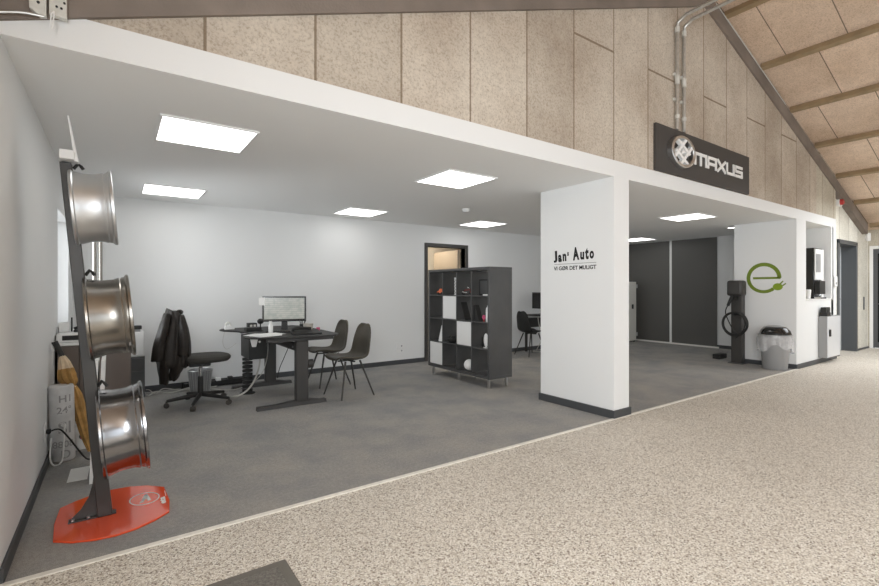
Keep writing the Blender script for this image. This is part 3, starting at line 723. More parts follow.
# things on the shelf
X_, Y_, Z_, ya, yb = cell(0, 0)
t = thing('toy_car', 'small orange model car in the top row of the shelf', 'model car', (X_, ya+.08, Z_))
y0 = ya+.015
MB().prism([(X_-.035, y0, Z_+.02), (X_-.035, y0+.16, Z_+.02), (X_-.035, y0+.165, Z_+.05), (X_-.035, y0+.12, Z_+.06), (X_-.035, y0+.095, Z_+.09), (X_-.035, y0+.045, Z_+.09), (X_-.035, y0+.02, Z_+.06), (X_-.035, y0, Z_+.055)], (.07, 0, 0)).build('car_body', 'org2', t, bevel=.006)
for yy in (.035, .125):
    MB().cyl((X_-.04, y0+yy, Z_+.02), (X_+.04, y0+yy, Z_+.02), .02, seg=14).build('wheel', 'black', t)
t = thing('display_box', 'small pale box at the back of the top row beside the orange car', 'box', (X_+.2, ya+.2, Z_))
MB().box(X_+.12, X_+.2, ya+.1, ya+.22, Z_, Z_+.06).build('box', 'offw', t, bevel=.003)
X_, Y_, Z_, ya, yb = cell(0, 1)
t = thing('pattern_ornament', 'tall white openwork ornament in the top row of the shelf', 'ornament', (X_, ya+.05, Z_))
m = MB(); m.box(X_-.03, X_+.03, ya+.015, ya+.085, Z_, Z_+.012).box(X_-.03, X_+.03, ya+.015, ya+.085, Z_+.238, Z_+.25)
for z in range(5):
    for yy in (.032, .068):
        m.torus(.017, .006, Matrix.Translation((X_-.02, ya+yy, Z_+.034+z*.045)) @ Matrix.Rotation(PI/2, 4, 'Y'), 14, 6)
        m.torus(.017, .006, Matrix.Translation((X_+.02, ya+yy, Z_+.034+z*.045)) @ Matrix.Rotation(PI/2, 4, 'Y'), 14, 6)
m.box(X_-.024, X_-.018, ya+.046, ya+.054, Z_, Z_+.25).box(X_+.018, X_+.024, ya+.046, ya+.054, Z_, Z_+.25)
m.build('lattice', 'whitep', t)
X_, Y_, Z_, ya, yb = cell(0, 2)
t = thing('model_motorbike', 'small dark red and silver model vehicle in the top row', 'model vehicle', (X_, Y_, Z_))
for yy in (-.09, .07): MB().torus(.028, .008, Matrix.Translation((X_, Y_+yy, Z_+.036)) @ Matrix.Rotation(PI/2, 4, 'Y'), 20, 6).build('wheel', 'black', t)
MB().tube([(X_, Y_-.09, Z_+.036), (X_, Y_-.06, Z_+.085), (X_, Y_-.01, Z_+.07), (X_, Y_+.03, Z_+.075), (X_, Y_+.07, Z_+.036)], .009, 8, smooth=4).build('body', 'dred', t)
MB().tube([(X_, Y_-.02, Z_+.03), (X_, Y_+.03, Z_+.035), (X_, Y_+.11, Z_+.045)], .012, 8).build('exhaust', 'chrome', t)
MB().tube([(X_-.03, Y_-.065, Z_+.105), (X_, Y_-.06, Z_+.09), (X_+.03, Y_-.065, Z_+.105)], .005, 6).build('handlebar', 'chrome', t)
X_, Y_, Z_, ya, yb = cell(0, 3)
t = thing('picture_frame', 'black picture frame leaning in the top row of the shelf', 'picture frame', (X_, Y_, Z_))
MB().box(X_+.05, X_+.065, ya+.11, ya+.30, Z_, Z_+.22).build('frame', 'black', t, bevel=.003)
MB().box(X_+.047, X_+.05, ya+.13, ya+.28, Z_+.02, Z_+.20).build('picture', 'dark', t)
t = thing('card_stack', 'low stack of white cards at the end of the top row', 'cards', (X_, ya+.07, Z_))
MB().box(X_-.04, X_+.05, ya+.015, ya+.12, Z_, Z_+.016).build('cards', 'paper', t, bevel=.001)
X_, Y_, Z_, ya, yb = cell(1, 2)
t = thing('slate_board', 'thin dark board leaning inside the second row beside the white insert', 'board', (X_, Y_, Z_))
MB().hexa([(X_, ya+.20, Z_), (X_+.1, ya+.20, Z_), (X_+.1, ya+.21, Z_), (X_, ya+.21, Z_)], [(X_, ya+.30, Z_+.25), (X_+.1, ya+.30, Z_+.25), (X_+.1, ya+.31, Z_+.25), (X_, ya+.31, Z_+.25)]).build('board', 'black', t)
X_, Y_, Z_, ya, yb = cell(1, 3)
t = thing('certificate_holder', 'narrow dark wedge shaped holder leaning in the second row end cell', 'holder', (X_, Y_+.1, Z_))
MB().hexa([(X_-.03, yb-.13, Z_), (X_+.05, yb-.13, Z_), (X_+.05, yb-.02, Z_), (X_-.03, yb-.02, Z_)], [(X_-.03, yb-.035, Z_+.22), (X_+.05, yb-.035, Z_+.22), (X_+.05, yb-.02, Z_+.22), (X_-.03, yb-.02, Z_+.22)]).build('wedge', 'black', t)
t = thing('bottle', 'white bottle vase at the near end of the second shelf row', 'vase', (X_, ya+.05, Z_))
MB().lathe([(.001, 0), (.03, 0), (.033, .01), (.033, .15), (.028, .185), (.014, .20), (.014, .22), (.001, .22)], Matrix.Translation((X_, ya+.055, Z_)), 24).build('bottle', 'whitep', t)
t = thing('flower_ornament', 'small dark pink flower ornament beside the white bottle vase', 'ornament', (X_, ya+.12, Z_))
MB().tube([(X_-.01, ya+.13, Z_), (X_-.01, ya+.132, Z_+.05)], .008, 8).build('stem', 'red', t)
m = MB()
for k in range(6): m.sphere((X_-.01, ya+.13+.02*math.cos(k*PI/3), Z_+.06+.02*math.sin(k*PI/3)), .014, seg=10)
m.build('petals', 'pink', t)
X_, Y_, Z_, ya, yb = cell(2, 0)
t = thing('cone_ornament', 'white cone ornament in the third row of the shelf', 'ornament', (X_, ya+.09, Z_))
MB().lathe([(.001, 0), (.055, 0), (.056, .008), (.008, .235), (.001, .24)], Matrix.Translation((X_, ya+.09, Z_)), 28).build('cone', 'whitep', t)
X_, Y_, Z_, ya, yb = cell(2, 1)
t = thing('black_vase', 'squat black bowl with twisted lumps in the third row', 'bowl', (X_, Y_, Z_))
MB().lathe([(.001, 0), (.045, 0), (.085, .035), (.09, .06), (.07, .075), (.06, .06), (.001, .03)], Matrix.Translation((X_, Y_, Z_)), 28).build('bowl', 'black', t)
m = MB()
for k in range(5): m.sphere((X_+.03*math.cos(k*1.3), Y_+.045*math.sin(k*1.3), Z_+.075), .032, seg=10)
m.build('filling', 'black', t)
X_, Y_, Z_, ya, yb = cell(2, 3)
t = thing('oval_ornament', 'white oval disc ornament on a foot in the third row', 'ornament', (X_, ya+.1, Z_))
MB().box(X_-.02, X_+.02, ya+.07, ya+.13, Z_, Z_+.012).build('foot', 'whitep', t)
MB().sphere((X_, ya+.1, Z_+.105), .014, .045, .093, 24).build('disc', 'whitep', t)
t = thing('photo_frame', 'small black frame behind the white oval ornament', 'picture frame', (X_+.05, ya+.22, Z_))
MB().box(X_+.05, X_+.06, ya+.16, ya+.25, Z_, Z_+.14).build('frame', 'black', t, bevel=.002)
X_, Y_, Z_, ya, yb = cell(3, 2)
t = thing('round_ornament', 'white ribbed ball ornament in the bottom row of the shelf', 'ornament', (X_, ya+.1, Z_))
m = MB()
for k in range(14):
    a = k*2*PI/14
    m.torus(.062, .014, Matrix.Translation((X_, ya+.115, Z_+.083)) @ Matrix.Rotation(a/2, 4, 'Z') @ Matrix.Rotation(PI/2, 4, 'X'), 24, 6)
m.sphere((X_, ya+.115, Z_+.083), .062, .062, .070)
m.build('ball', 'whitep', t)

# ------------------------------------------------------------------ shell chairs
def shell_chair(mname, label, loc, rz, group):
    t = thing('shell_chair', label, 'chair', loc, rz, group)
    prof = [(.235, .455, .17), (.225, .470, .195), (.15, .478, .218), (.06, .463, .228), (-.03, .452, .232), (-.10, .452, .230), (-.155, .47, .226), (-.19, .51, .222), (-.215, .57, .215), (-.238, .65, .205), (-.255, .73, .190), (-.268, .80, .165), (-.277, .85, .125), (-.281, .875, .06)]
    m = MB(); V = []
    NJ = 13
    for i, (x, z, hw) in enumerate(prof):
        row = []
        for j in range(NJ):
            s = -1 + 2*j/(NJ-1)
            curl = abs(s)**3
            back = min(1, max(0, (i-5)/4))
            row.append(m.bm.verts.new((x + back*.055*curl, hw*s*(1-.03*curl), z + (1-back)*.035*curl + .01*back*curl)))
        V.append(row)
    for i in range(len(prof)-1):
        for j in range(NJ-1): m.bm.faces.new([V[i][j], V[i][j+1], V[i+1][j+1], V[i+1][j]])
    m.build('seat_shell', mname, t, world=False, solid=.022, sub=1)
    MB().box(-.13, .14, -.012, .012, .425, .440).box(-.012, .012, -.15, .15, .425, .440).build('under_frame', 'black', t, world=False)
    for sx, sy in ((1, 1), (1, -1), (-1, 1), (-1, -1)):
        MB().tube([(.10*sx, .11*sy, .436), (.225*sx-.01, .225*sy, 0.0)], .011, 10, radii=[.013, .009]).build('leg', 'charcoal', t, world=False)
    return t
shell_chair('shell', 'brown grey shell chair nearer the camera, its back to the bookshelf', (2.365, 2.53, 0), PI+.1, 'visitor chairs at the desk')
shell_chair('shell', 'brown grey shell chair at the desk, partly behind the other', (2.40, 3.30, 0), PI+.05, 'visitor chairs at the desk')
shell_chair('shellb', 'black shell chair at the far desk between shelf and pillar', (6.74, 3.62, 0), -.12, None)

# ------------------------------------------------------------------ main desk
DT = .79
t = thing('desk', 'dark height adjustable desk with two column legs by the back wall', 'desk', (1.65, 3.0, 0))
top = [(1.50, 2.30), (1.85, 2.235), (2.10, 2.27), (2.19, 2.42), (2.19, 3.75), (2.12, 3.90), (1.35, 3.90), (1.14, 3.84), (1.10, 3.74), (1.12, 3.60), (1.25, 3.38), (1.31, 3.15), (1.29, 2.90), (1.20, 2.72), (1.14, 2.62), (1.15, 2.52), (1.26, 2.41)]
MB().prism([(x, y, DT-.02) for x, y in top], (0, 0, .02)).build('desktop', 'deskm', t, bevel=.005)
for y in (2.39, 3.69):
    xc = 1.73
    MB().box(xc-.07, xc+.07, y-.04, y+.04, .045, DT-.06).build('leg_column', 'legm', t, bevel=.006)
    f = MB().hexa([(1.24, y-.035, 0), (2.02, y-.035, 0), (2.02, y+.035, 0), (1.24, y+.035, 0)], [(1.245, y-.03, .040), (2.01, y-.03, .040), (2.01, y+.03, .040), (1.245, y+.03, .040)])
    f.hexa([(1.45, y-.03, .04), (1.95, y-.03, .04), (1.95, y+.03, .04), (1.45, y+.03, .04)], [(1.62, y-.03, .06), (1.84, y-.03, .06), (1.84, y+.03, .06), (1.62, y+.03, .06)])
    f.build('foot_bar', 'legm', t)
    MB().box(1.35, 2.1, y-.03, y+.03, DT-.06, DT-.025).build('top_bracket', 'legm', t)
MB().box(1.70, 1.76, 2.43, 3.65, .60, .68).build('crossbeam', 'legm', t, bevel=.004)
for y in (2.6, 3.35):
    MB().cyl((1.69, y, .64), (1.70, y, .64), .012, seg=10).build('bolt', 'steel', t)
MB().cyl((1.80, 2.39, .46), (1.86, 2.39, .46), .05).build('motor_housing', 'legm', t)
t = thing('cable_box', 'black computer case hung under the user side of the desk', 'computer', (1.35, 3.1, .47))
MB().box(1.30, 1.50, 3.0, 3.44, .47, .745).build('case', 'black', t, bevel=.006)
MB().cyl((1.42, 2.99, .68), (1.42, 3.0, .68), .012).build('power_button', 'steel', t)
MB().box(1.31, 1.33, 3.05, 3.1, .745, .766).box(1.47, 1.49, 3.3, 3.35, .745, .766).build('hanger', 'steel', t)
t = thing('cable_spine', 'segmented black cable spine standing under the desk', 'cable spine', (1.33, 3.45, 0))
m = MB()
for k in range(9): m.lathe([(.03, .02+k*.049), (.052, .025+k*.049), (.052, .058+k*.049), (.03, .063+k*.049)], Matrix.Translation((1.36, 3.35, 0)) @ Matrix.Diagonal((1.2, .6, 1, 1)), 16)
m.lathe([(.001, 0), (.09, 0), (.09, .012), (.03, .02), (.001, .02)], Matrix.Translation((1.36, 3.35, 0)), 24)
m.build('spine', 'black', t)
def cableo(name, lb, pts, r, mm, cat='cable'):
    t = thing(name, lb, cat, pts[0]); MB().tube(pts, r, 7, smooth=6).build('wire', mm, t); return t
cableo('cable', 'thick white cable bundle curving down from the desk to the floor', [(1.52, 3.40, .56), (1.50, 3.30, .40), (1.42, 3.18, .22), (1.30, 3.12, .08), (1.15, 3.18, .014), (1.0, 3.5, .014), (.95, 3.8, .014), (.7, 3.95, .014)], .011, 'cable')
cableo('cable', 'thin pale cable hanging beside the thick white bundle under the desk', [(1.62, 3.38, .70), (1.60, 3.34, .45), (1.52, 3.28, .25), (1.40, 3.40, .10), (1.22, 3.62, .01), (1.0, 3.9, .01)], .005, 'cable')
cableo('cable', 'thin dark cable looping down behind the desk crossbeam', [(1.86, 3.3, .76), (1.88, 3.32, .60), (1.84, 3.4, .42), (1.82, 3.55, .25), (1.80, 3.60, .10)], .005, 'black')
cableo('cable', 'thin grey cable drooping from the tip of the desktop', [(1.16, 3.72, .765), (1.14, 3.74, .62), (1.2, 3.8, .52), (1.3, 3.72, .60)], .003, 'cable')
cableo('cable', 'pale cable lying along the back wall behind the office chair', [(.31, 3.9, .012), (.33, 3.85, .014), (.42, 3.95, .03), (.55, 3.85, .014), (.8, 3.98, .03), (1.0, 3.95, .014), (1.1, 3.95, .014)], .009, 'cable')
cableo('cable', 'thin pale cable crossing the other one along the back wall', [(.31, 4.05, .05), (.34, 3.95, .06), (.40, 3.86, .02), (.5, 4.0, .05), (.72, 3.9, .02), (.9, 4.05, .05)], .006, 'cable')
t = thing('power_strip', 'black power strip with white plugs on the floor beneath the desk', 'power strip', (1.1, 4.05, 0))
MB().box(.72, 1.45, 3.99, 4.06, .03, .08).build('strip', 'black', t, bevel=.006)
for k in range(4): MB().box(.80+k*.15, .86+k*.15, 3.97, 4.05, .08, .12).build('plug', ('whitep', 'black')[k % 2], t, bevel=.006)
MB().box(.7, 1.5, 4.06, 4.10, 0, .09).build('bracket', 'black', t)
# things on the desk
t = thing('monitor', 'black monitor with lit screen standing on the desk', 'monitor', (1.755, 3.12, DT), math.radians(-15))
MB().box(-.265, .265, -.02, .02, .115, .435).build('bezel', 'blackg', t, world=False, bevel=.005)
MB().box(-.243, .243, -.0215, -.0195, .148, .415).build('screen', 'screen', t, world=False, smooth=False)
MB().hexa([(-.04, .0, .01), (.04, .0, .01), (.04, .05, .01), (-.04, .05, .01)], [(-.03, .02, .25), (.03, .02, .25), (.03, .045, .25), (-.03, .045, .25)]).build('stand', 'black', t, world=False)
MB().lathe([(.001, 0), (.12, 0), (.12, .008), (.02, .014), (.001, .014)], Matrix.Diagonal((1.1, .8, 1, 1)), 28).build('foot', 'black', t, world=False)
t = thing('sticky_note', 'white note stuck to the corner of the monitor', 'note', (1.5, 3.1, 1.2))
MB().box(-.305, -.235, -.026, -.0225, .325, .42).xform(Matrix.Translation((1.755, 3.12, DT)) @ Matrix.Rotation(math.radians(-15), 4, 'Z')).build('note', 'paper', t, smooth=False)
t = thing('desk_phone', 'black desk telephone near the front edge of the desk', 'telephone', (1.72, 2.62, DT))
MB().hexa([(1.66, 2.44, DT), (1.98, 2.40, DT), (2.0, 2.60, DT), (1.68, 2.64, DT)], [(1.66, 2.44, DT+.02), (1.98, 2.40, DT+.02), (2.0, 2.60, DT+.045), (1.68, 2.64, DT+.045)]).build('base', 'black', t, bevel=.006)
MB().tube([(1.68, 2.57, DT+.052), (1.72, 2.57, DT+.066), (1.78, 2.57, DT+.07), (1.90, 2.56, DT+.06)], .018, 10).build('handset', 'black', t)
t = thing('paper_stack', 'loose white papers on the near corner of the desk', 'papers', (1.4, 2.7, DT))
for k in range(4):
    MB().box(-.12, .12, -.17, .17, 0, .0015).xform(Matrix.Translation((1.35+.025*k, 2.62+.05*(k % 2), DT+.001+.002*k)) @ Matrix.Rotation(.3+k*.5, 4, 'Z')).build('sheet', 'paper', t, smooth=False)
t = thing('desk_clamp', 'white tapered clamp under the rim of the desk near the papers', 'clamp', (1.27, 2.60, DT-.12))
MB().hexa([(1.245, 2.59, DT-.12), (1.285, 2.59, DT-.12), (1.285, 2.62, DT-.12), (1.245, 2.62, DT-.12)], [(1.225, 2.58, DT-.021), (1.305, 2.58, DT-.021), (1.305, 2.63, DT-.021), (1.225, 2.63, DT-.021)]).build('clamp', 'whitep', t, bevel=.003)
t = thing('keyboard', 'black keyboard in front of the monitor', 'keyboard', (1.55, 2.98, DT))
kb = MB().box(-.22, .22, -.07, .07, 0, .018).xform(Matrix.Translation((1.70, 2.90, DT)) @ Matrix.Rotation(-.35, 4, 'Z')); kb.build('case', 'black', t, bevel=.004)
m = MB()
for i in range(14):
    for j in range(4): m.box(-.205+i*.03, -.18+i*.03, -.058+j*.031, -.032+j*.031, .018, .024)
m.xform(Matrix.Translation((1.70, 2.90, DT)) @ Matrix.Rotation(-.35, 4, 'Z')).build('keys', 'charcoal', t, smooth=False)
t = thing('flower_pot', 'small grey stone pot at the desk front by the monitor', 'pot', (1.86, 2.55, DT))
MB().lathe([(.001, 0), (.046, 0), (.062, .10), (.064, .105), (.056, .105), (.048, .03), (.001, .03)], Matrix.Translation((1.93, 2.74, DT)), 24).build('pot', 'stone', t)
t = thing('pen_holder', 'black pen holder with pens before the monitor', 'pen holder', (1.84, 2.85, DT))
MB().lathe([(.001, 0), (.035, 0), (.037, .09), (.033, .09), (.031, .01), (.001, .01)], Matrix.Translation((1.90, 2.86, DT)), 20).build('cup', 'black', t)
for k in range(5): MB().tube([(1.90+.01*math.cos(k), 2.86+.01*math.sin(k), DT+.02), (1.90+.04*math.cos(k*1.3), 2.86+.04*math.sin(k*1.3), DT+.15)], .004, 6).build('pen', 'black', t)
t = thing('cup', 'small pink cup at the visitor side of the desk', 'cup', (2.08, 2.70, DT))
MB().lathe([(.001, 0), (.018, 0), (.024, .05), (.021, .05), (.016, .01), (.001, .01)], Matrix.Translation((2.06, 2.75, DT)), 18).build('cup', 'pink', t)
t = thing('hand_sanitiser', 'small white pump bottle beside the monitor on the desk', 'bottle', (1.55, 3.05, DT))
MB().lathe([(.001, 0), (.026, 0), (.027, .09), (.012, .11), (.010, .13), (.001, .13)], Matrix.Translation((1.52, 2.88, DT)), 18).build('bottle', 'whitep', t)
MB().box(1.50, 1.535, 2.872, 2.888, DT+.13, DT+.142).build('pump', 'whitep', t)
t = thing('web_camera', 'small black webcam on a stand on the desk', 'webcam', (1.37, 3.2, DT))
MB().lathe([(.001, 0), (.04, 0), (.04, .008), (.008, .014), (.007, .10), (.001, .10)], Matrix.Translation((1.49, 3.24, DT)), 18).build('stand', 'black', t)
MB().sphere((1.49, 3.24, DT+.12), .04, .035, .035).build('camera_head', 'black', t)
t = thing('desk_clock', 'square black box with pale window at the user side of the desk', 'box', (1.28, 3.3, DT))
MB().box(1.38, 1.49, 3.40, 3.50, DT, DT+.09).build('case', 'black', t, bevel=.004)
MB().box(1.40, 1.43, 3.396, 3.40, DT+.025, DT+.07).box(1.445, 1.475, 3.396, 3.40, DT+.025, DT+.07).build('window', 'offw', t)
t = thing('docking_station', 'low black docking box behind the papers on the desk', 'box', (1.5, 3.05, DT))
MB().box(1.32, 1.50, 3.22, 3.36, DT, DT+.045).build('case', 'black', t, bevel=.006)
t = thing('tape_dispenser', 'small white tape dispenser on the far tip of the desk', 'tape dispenser', (1.2, 3.7, DT))
MB().prism([(1.15, 3.66, DT), (1.27, 3.66, DT), (1.27, 3.66, DT+.03), (1.22, 3.66, DT+.05), (1.16, 3.66, DT+.05)], (0, .05, 0)).build('body', 'whitep', t, bevel=.004)
MB().torus(.028, .011, Matrix.Translation((1.195, 3.685, DT+.062)) @ Matrix.Rotation(PI/2, 4, 'X'), 20, 8).build('roll', 'offw', t)

# ------------------------------------------------------------------ office chair with jacket
OC = (.79, 3.08, 0)
t = thing('office_chair', 'black swivel chair on five castors at the desk', 'chair', OC, 0)
for k in range(5):
    a = math.radians(178) + k*2*PI/5
    ex, ey = .335*math.cos(a), .335*math.sin(a)
    MB().tube([(.03*math.cos(a), .03*math.sin(a), .115), (ex, ey, .075)], .02, 8, radii=[.028, .017]).build('base_arm', 'black', t, world=False)
    MB().cyl((ex, ey, .075), (ex, ey, .045), .009, seg=8).cyl((ex-.022*math.sin(a), ey+.022*math.cos(a), .027), (ex+.022*math.sin(a), ey-.022*math.cos(a), .027), .027, seg=16).build('castor', 'rubber', t, world=False)
MB().cyl((0, 0, .10), (0, 0, .32), .028).build('gas_column', 'black', t, world=False)
MB().cyl((0, 0, .32), (0, 0, .45), .014).build('piston', 'chrome', t, world=False)
MB().box(-.12, .10, -.07, .07, .44, .485).build('seat_mechanism', 'black', t, world=False, bevel=.01)
MB().tube([(.02, -.05, .45), (-.02, -.12, .43), (-.05, -.2, .42)], .006, 6).build('lever', 'steel', t, world=False)
rings = []
for r, z in ((.17, .485), (.225, .495), (.245, .515), (.25, .535), (.24, .555), (.20, .567), (.10, .57)):
    rings.append([(.05 + r*1.06*math.copysign(abs(math.cos(q*PI/20))**.75, math.cos(q*PI/20)), r*math.copysign(abs(math.sin(q*PI/20))**.75, math.sin(q*PI/20)), z) for q in range(40)])
MB().loft(rings).build('seat', 'seat', t, world=False)
MB().tube([(-.1, 0, .46), (-.24, 0, .47), (-.28, 0, .56), (-.27, 0, .75)], .016, 8, smooth=4).build('back_support', 'black', t, world=False)
rings = []
for k in range(9):
    z = .66 + k*.052; hw = .20*math.sqrt(max(.12, 1-abs((k-4)/4.6)**4))
    rings.append([(-.255 - .02*math.sin(k*PI/8)*0 + .022*math.cos(q*PI/10), hw*math.sin(q*PI/10), z) for q in range(20)])
MB().loft(rings).build('backrest', 'seat', t, world=False)
# jacket: hangs over the backrest, wide as a coat on a chair
t = thing('jacket', 'black leather jacket draped over the back of the office chair', 'jacket', (.53, 3.08, .3))
def drape(levels, seed, seg=56):
    random.seed(seed); p = [random.uniform(0, 6) for _ in range(6)]; rings = []
    for i, (z, xc, yc, rx, ry, amp, lean) in enumerate(levels):
        ring = []
        for q in range(seg):
            a = q*2*PI/seg
            f = 1 + amp*(.55*math.sin(6*a+p[0]+i*.12)+.35*math.sin(11*a+p[1]-i*.2)+.25*math.sin(17*a+p[2]))
            ring.append((xc+rx*f*math.cos(a), yc+ry*f*math.sin(a), z + lean*math.cos(a) + amp*.08*math.sin(5*a+p[3])*(1 if i == 0 else .3)))
        rings.append(ring)
    return MB().loft(rings)
B = [(.44, .52, 3.06, .150, .21, .13, -.02), (.52, .52, 3.06, .160, .215, .12, -.01), (.62, .52, 3.06, .165, .22, .11, 0), (.72, .525, 3.06, .160, .225, .10, 0), (.82, .53, 3.06, .145, .22, .09, -.005), (.92, .535, 3.06, .120, .215, .08, -.02),
     (1.0, .535, 3.06, .098, .205, .07, -.03), (1.06, .525, 3.06, .075, .18, .06, -.035), (1.105, .51, 3.06, .05, .13, .05, -.03), (YE, .50, 3.06, .025, .07, .03, -.02)]
drape(B, 4).build('coat_body', 'jacket', t, sub=1)
def limb(pts, rad, seed, nm):
    pts = catmull([Vector(p) for p in pts], 5); n = len(pts); random.seed(seed); ph = random.uniform(0, 6); rings = []
    for i, p in enumerate(pts):
        u = i/(n-1)*(len(rad)-1); k = min(int(u), len(rad)-2); r0 = rad[k]; r1 = rad[k+1]; f = u-k
        rx, ry = r0[0]*(1-f)+r1[0]*f, r0[1]*(1-f)+r1[1]*f
        rings.append([(p.x+rx*math.cos(a)*(1+.10*math.sin(4*a+ph+i*.35)), p.y+ry*math.sin(a)*(1+.10*math.sin(5*a+ph)), p.z+.008*math.sin(3*a+i)) for a in [q*2*PI/24 for q in range(24)]])
    MB().loft(rings).build(nm, 'jacket', t, sub=1)
limb([(.45, 2.92, 1.06), (.415, 2.87, .92), (.375, 2.86, .74), (.355, 2.88, .55)], [(.035, .05), (.05, .06), (.055, .065), (.058, .06)], 5, 'sleeve')
limb([(.58, 2.94, 1.04), (.595, 2.86, .90), (.60, 2.84, .72), (.59, 2.85, .60)], [(.03, .05), (.05, .06), (.055, .06), (.05, .05)], 6, 'sleeve')
limb([(.42, 3.0, .62), (.415, 2.99, .48), (.42, 2.98, .38), (.425, 2.98, .29)], [(.055, .14), (.055, .13), (.05, .12), (.045, .11)], 8, 'coat_front')
limb([(.55, 2.98, .60), (.545, 2.97, .48), (.52, 2.97, .38), (.505, 2.97, .32)], [(.09, .14), (.075, .13), (.055, .10), (.03, .06)], 9, 'coat_front')
MB().tube([(.53, 2.94, 1.065), (.565, 2.95, 1.08), (.60, 3.03, 1.065), (.60, 3.15, 1.04)], .02, 10, radii=[.014, .022, .024, .014], smooth=0).build('collar', 'jacket', t, sub=1)
MB().box(.585, .61, 2.795, 2.80, .80, .808).build('zip_pull', 'chrome', t)
# waste basket
t = thing('waste_basket', 'grey mesh waste basket behind the office chair', 'basket', (.86, 3.68, 0))
TT = Matrix.Translation((.86, 3.62, 0))
MB().lathe([(.105, .006), (.14, .31), (.136, .31), (.101, .006)], TT, 32).build('basket_wall', 'mesh', t)
MB().lathe([(.001, 0), (.107, 0), (.107, .01), (.001, .01)], TT, 32).build('bottom', 'greyp', t)
MB().torus(.14, .005, TT @ Matrix.Translation((0, 0, .31)), 36, 8).build('rim', 'steel', t)
m = MB()
for k in range(24):
    a = k*2*PI/24; m.tube([(.86+.106*math.cos(a), 3.62+.106*math.sin(a), .008), (.86+.141*math.cos(a), 3.62+.141*math.sin(a), .31)], .0018, 5)
m.build('wires', 'steel', t)
t = thing('basket_liner', 'crumpled white paper inside the mesh waste basket', 'paper', (.86, 3.62, .02))
m = MB().sphere((.84, 3.60, .09), .07, .065, .06, 16); m.sphere((.89, 3.65, .16), .06, .06, .05, 16)
random.seed(2)
for v in m.bm.verts: v.co += Vector((random.uniform(-.01, .01), random.uniform(-.01, .01), random.uniform(-.01, .01)))
m.build('paper_balls', 'paper', t, smooth=False)

# ------------------------------------------------------------------ back wall sockets
for (x, z, lb) in ((4.06, .317, 'white wall socket close to the bookshelf, the upper one of two'), (4.06, .235, 'white wall socket close to the bookshelf, the lower one of two')):
    t = thing('wall_socket', lb, 'socket', (x, YB, z), 0, 'sockets beside the bookshelf')
    MB().box(x-.075, x+.075, YB-.012, YB-.0005, z-.036, z+.036).build('plate', 'whitep', t, bevel=.004)
    MB().cyl((x+.03, YB-.014, z), (x+.03, YB-.011, z), .014, seg=14).build('outlet', 'greyp', t)

# ------------------------------------------------------------------ far desk behind the pillar
t = thing('desk', 'black desk half hidden behind the white pillar', 'desk', (7.5, 3.7, 0))
MB().box(7.0, 7.8, 3.42, 4.10, .755, .78).build('desktop', 'black', t, bevel=.004)
for x, y in ((7.05, 3.47), (7.05, 4.05), (7.74, 3.47), (7.74, 4.05)): MB().box(x-.02, x+.02, y-.02, y+.02, 0, .755).build('leg', 'charcoal', t)
MB().box(7.05, 7.74, 4.04, 4.06, .50, .70).build('modesty_panel', 'charcoal', t)
t = thing('monitor', 'black monitor seen edge-on behind the white pillar', 'monitor', (7.2, 3.75, .78))
MB().box(7.19, 7.24, 3.5, 4.02, .90, 1.24).build('bezel', 'black', t, bevel=.006)
MB().box(7.185, 7.19, 3.52, 4.0, .92, 1.22).build('screen', 'blackg', t)
MB().box(7.24, 7.27, 3.72, 3.80, .79, 1.0).build('stand', 'black', t)
MB().box(7.08, 7.28, 3.64, 3.88, .7805, .79).build('foot', 'black', t)
t = thing('paper_pile', 'low pile of papers and gear by the far monitor', 'papers', (7.1, 3.6, .78))
MB().box(7.02, 7.12, 3.45, 3.60, .7805, .82).build('pile', 'offw', t, bevel=.003)
cableo('cable', 'white cable curled on the floor beneath the far desk', [(7.1, 3.9, .02), (7.2, 3.7, .012), (7.35, 3.65, .012), (7.4, 3.85, .012)], .012, 'cable')
cableo('cable', 'grey cable hanging down the leg side of the far desk', [(7.02, 3.7, .755), (7.08, 3.7, .5), (7.2, 3.75, .3), (7.2, 3.9, .03)], .008, 'cable')

# ------------------------------------------------------------------ left corner: cabinet, pedestal, roll, parasol, boards
t = thing('sideboard', 'taupe sideboard with white top under the office window', 'sideboard', (-.1, 2.6, 0))
MB().box(XL+.02, .11, 2.22, 3.05, .05, .84).build('body', 'taupe', t, bevel=.003)
MB().box(XL+.03, -.264, 2.205, 2.22, .06, .835).build('door', 'taupe', t, bevel=.002)
MB().box(-.258, .10, 2.205, 2.22, .06, .835).build('door', 'taupe', t, bevel=.002)
MB().box(XL+.004, .115, 2.19, 3.07, .84, .865).build('worktop', 'whitep', t, bevel=.003)
MB().box(XL+.03, .10, 2.26, 3.03, 0, .05).build('plinth', 'black', t)
t = thing('letter_tray', 'white desk tray with black slot on the sideboard', 'tray', (-.33, 2.3, .865))
MB().box(XL+.012, -.14, 2.21, 2.50, .866, .945).build('case', 'whitep', t, bevel=.01)
MB().box(-.375, -.15, 2.205, 2.211, .885, .925).build('slot', 'black', t, bevel=.003)
t = thing('network_router', 'small white router with a black antenna at the window', 'router', (-.37, 2.4, .945))
MB().box(-.41, -.335, 2.36, 2.42, .946, 1.03).build('case', 'whitep', t, bevel=.005)
MB().cyl((-.322, 2.40, .946), (-.322, 2.40, 1.07), .006, seg=8).build('antenna', 'black', t)
t = thing('desk_telephone', 'black telephone on the white tray below the window', 'telephone', (-.25, 2.35, .946))
MB().box(-.305, -.19, 2.30, 2.42, .946, .965).build('base', 'black', t, bevel=.006)
MB().tube([(-.30, 2.31, .975), (-.27, 2.31, .988), (-.22, 2.31, .988), (-.19, 2.31, .975)], .012, 8).build('handset', 'black', t)
t = thing('pedestal', 'black drawer pedestal against the back wall behind the wheels', 'pedestal', (.16, 4.0, 0))
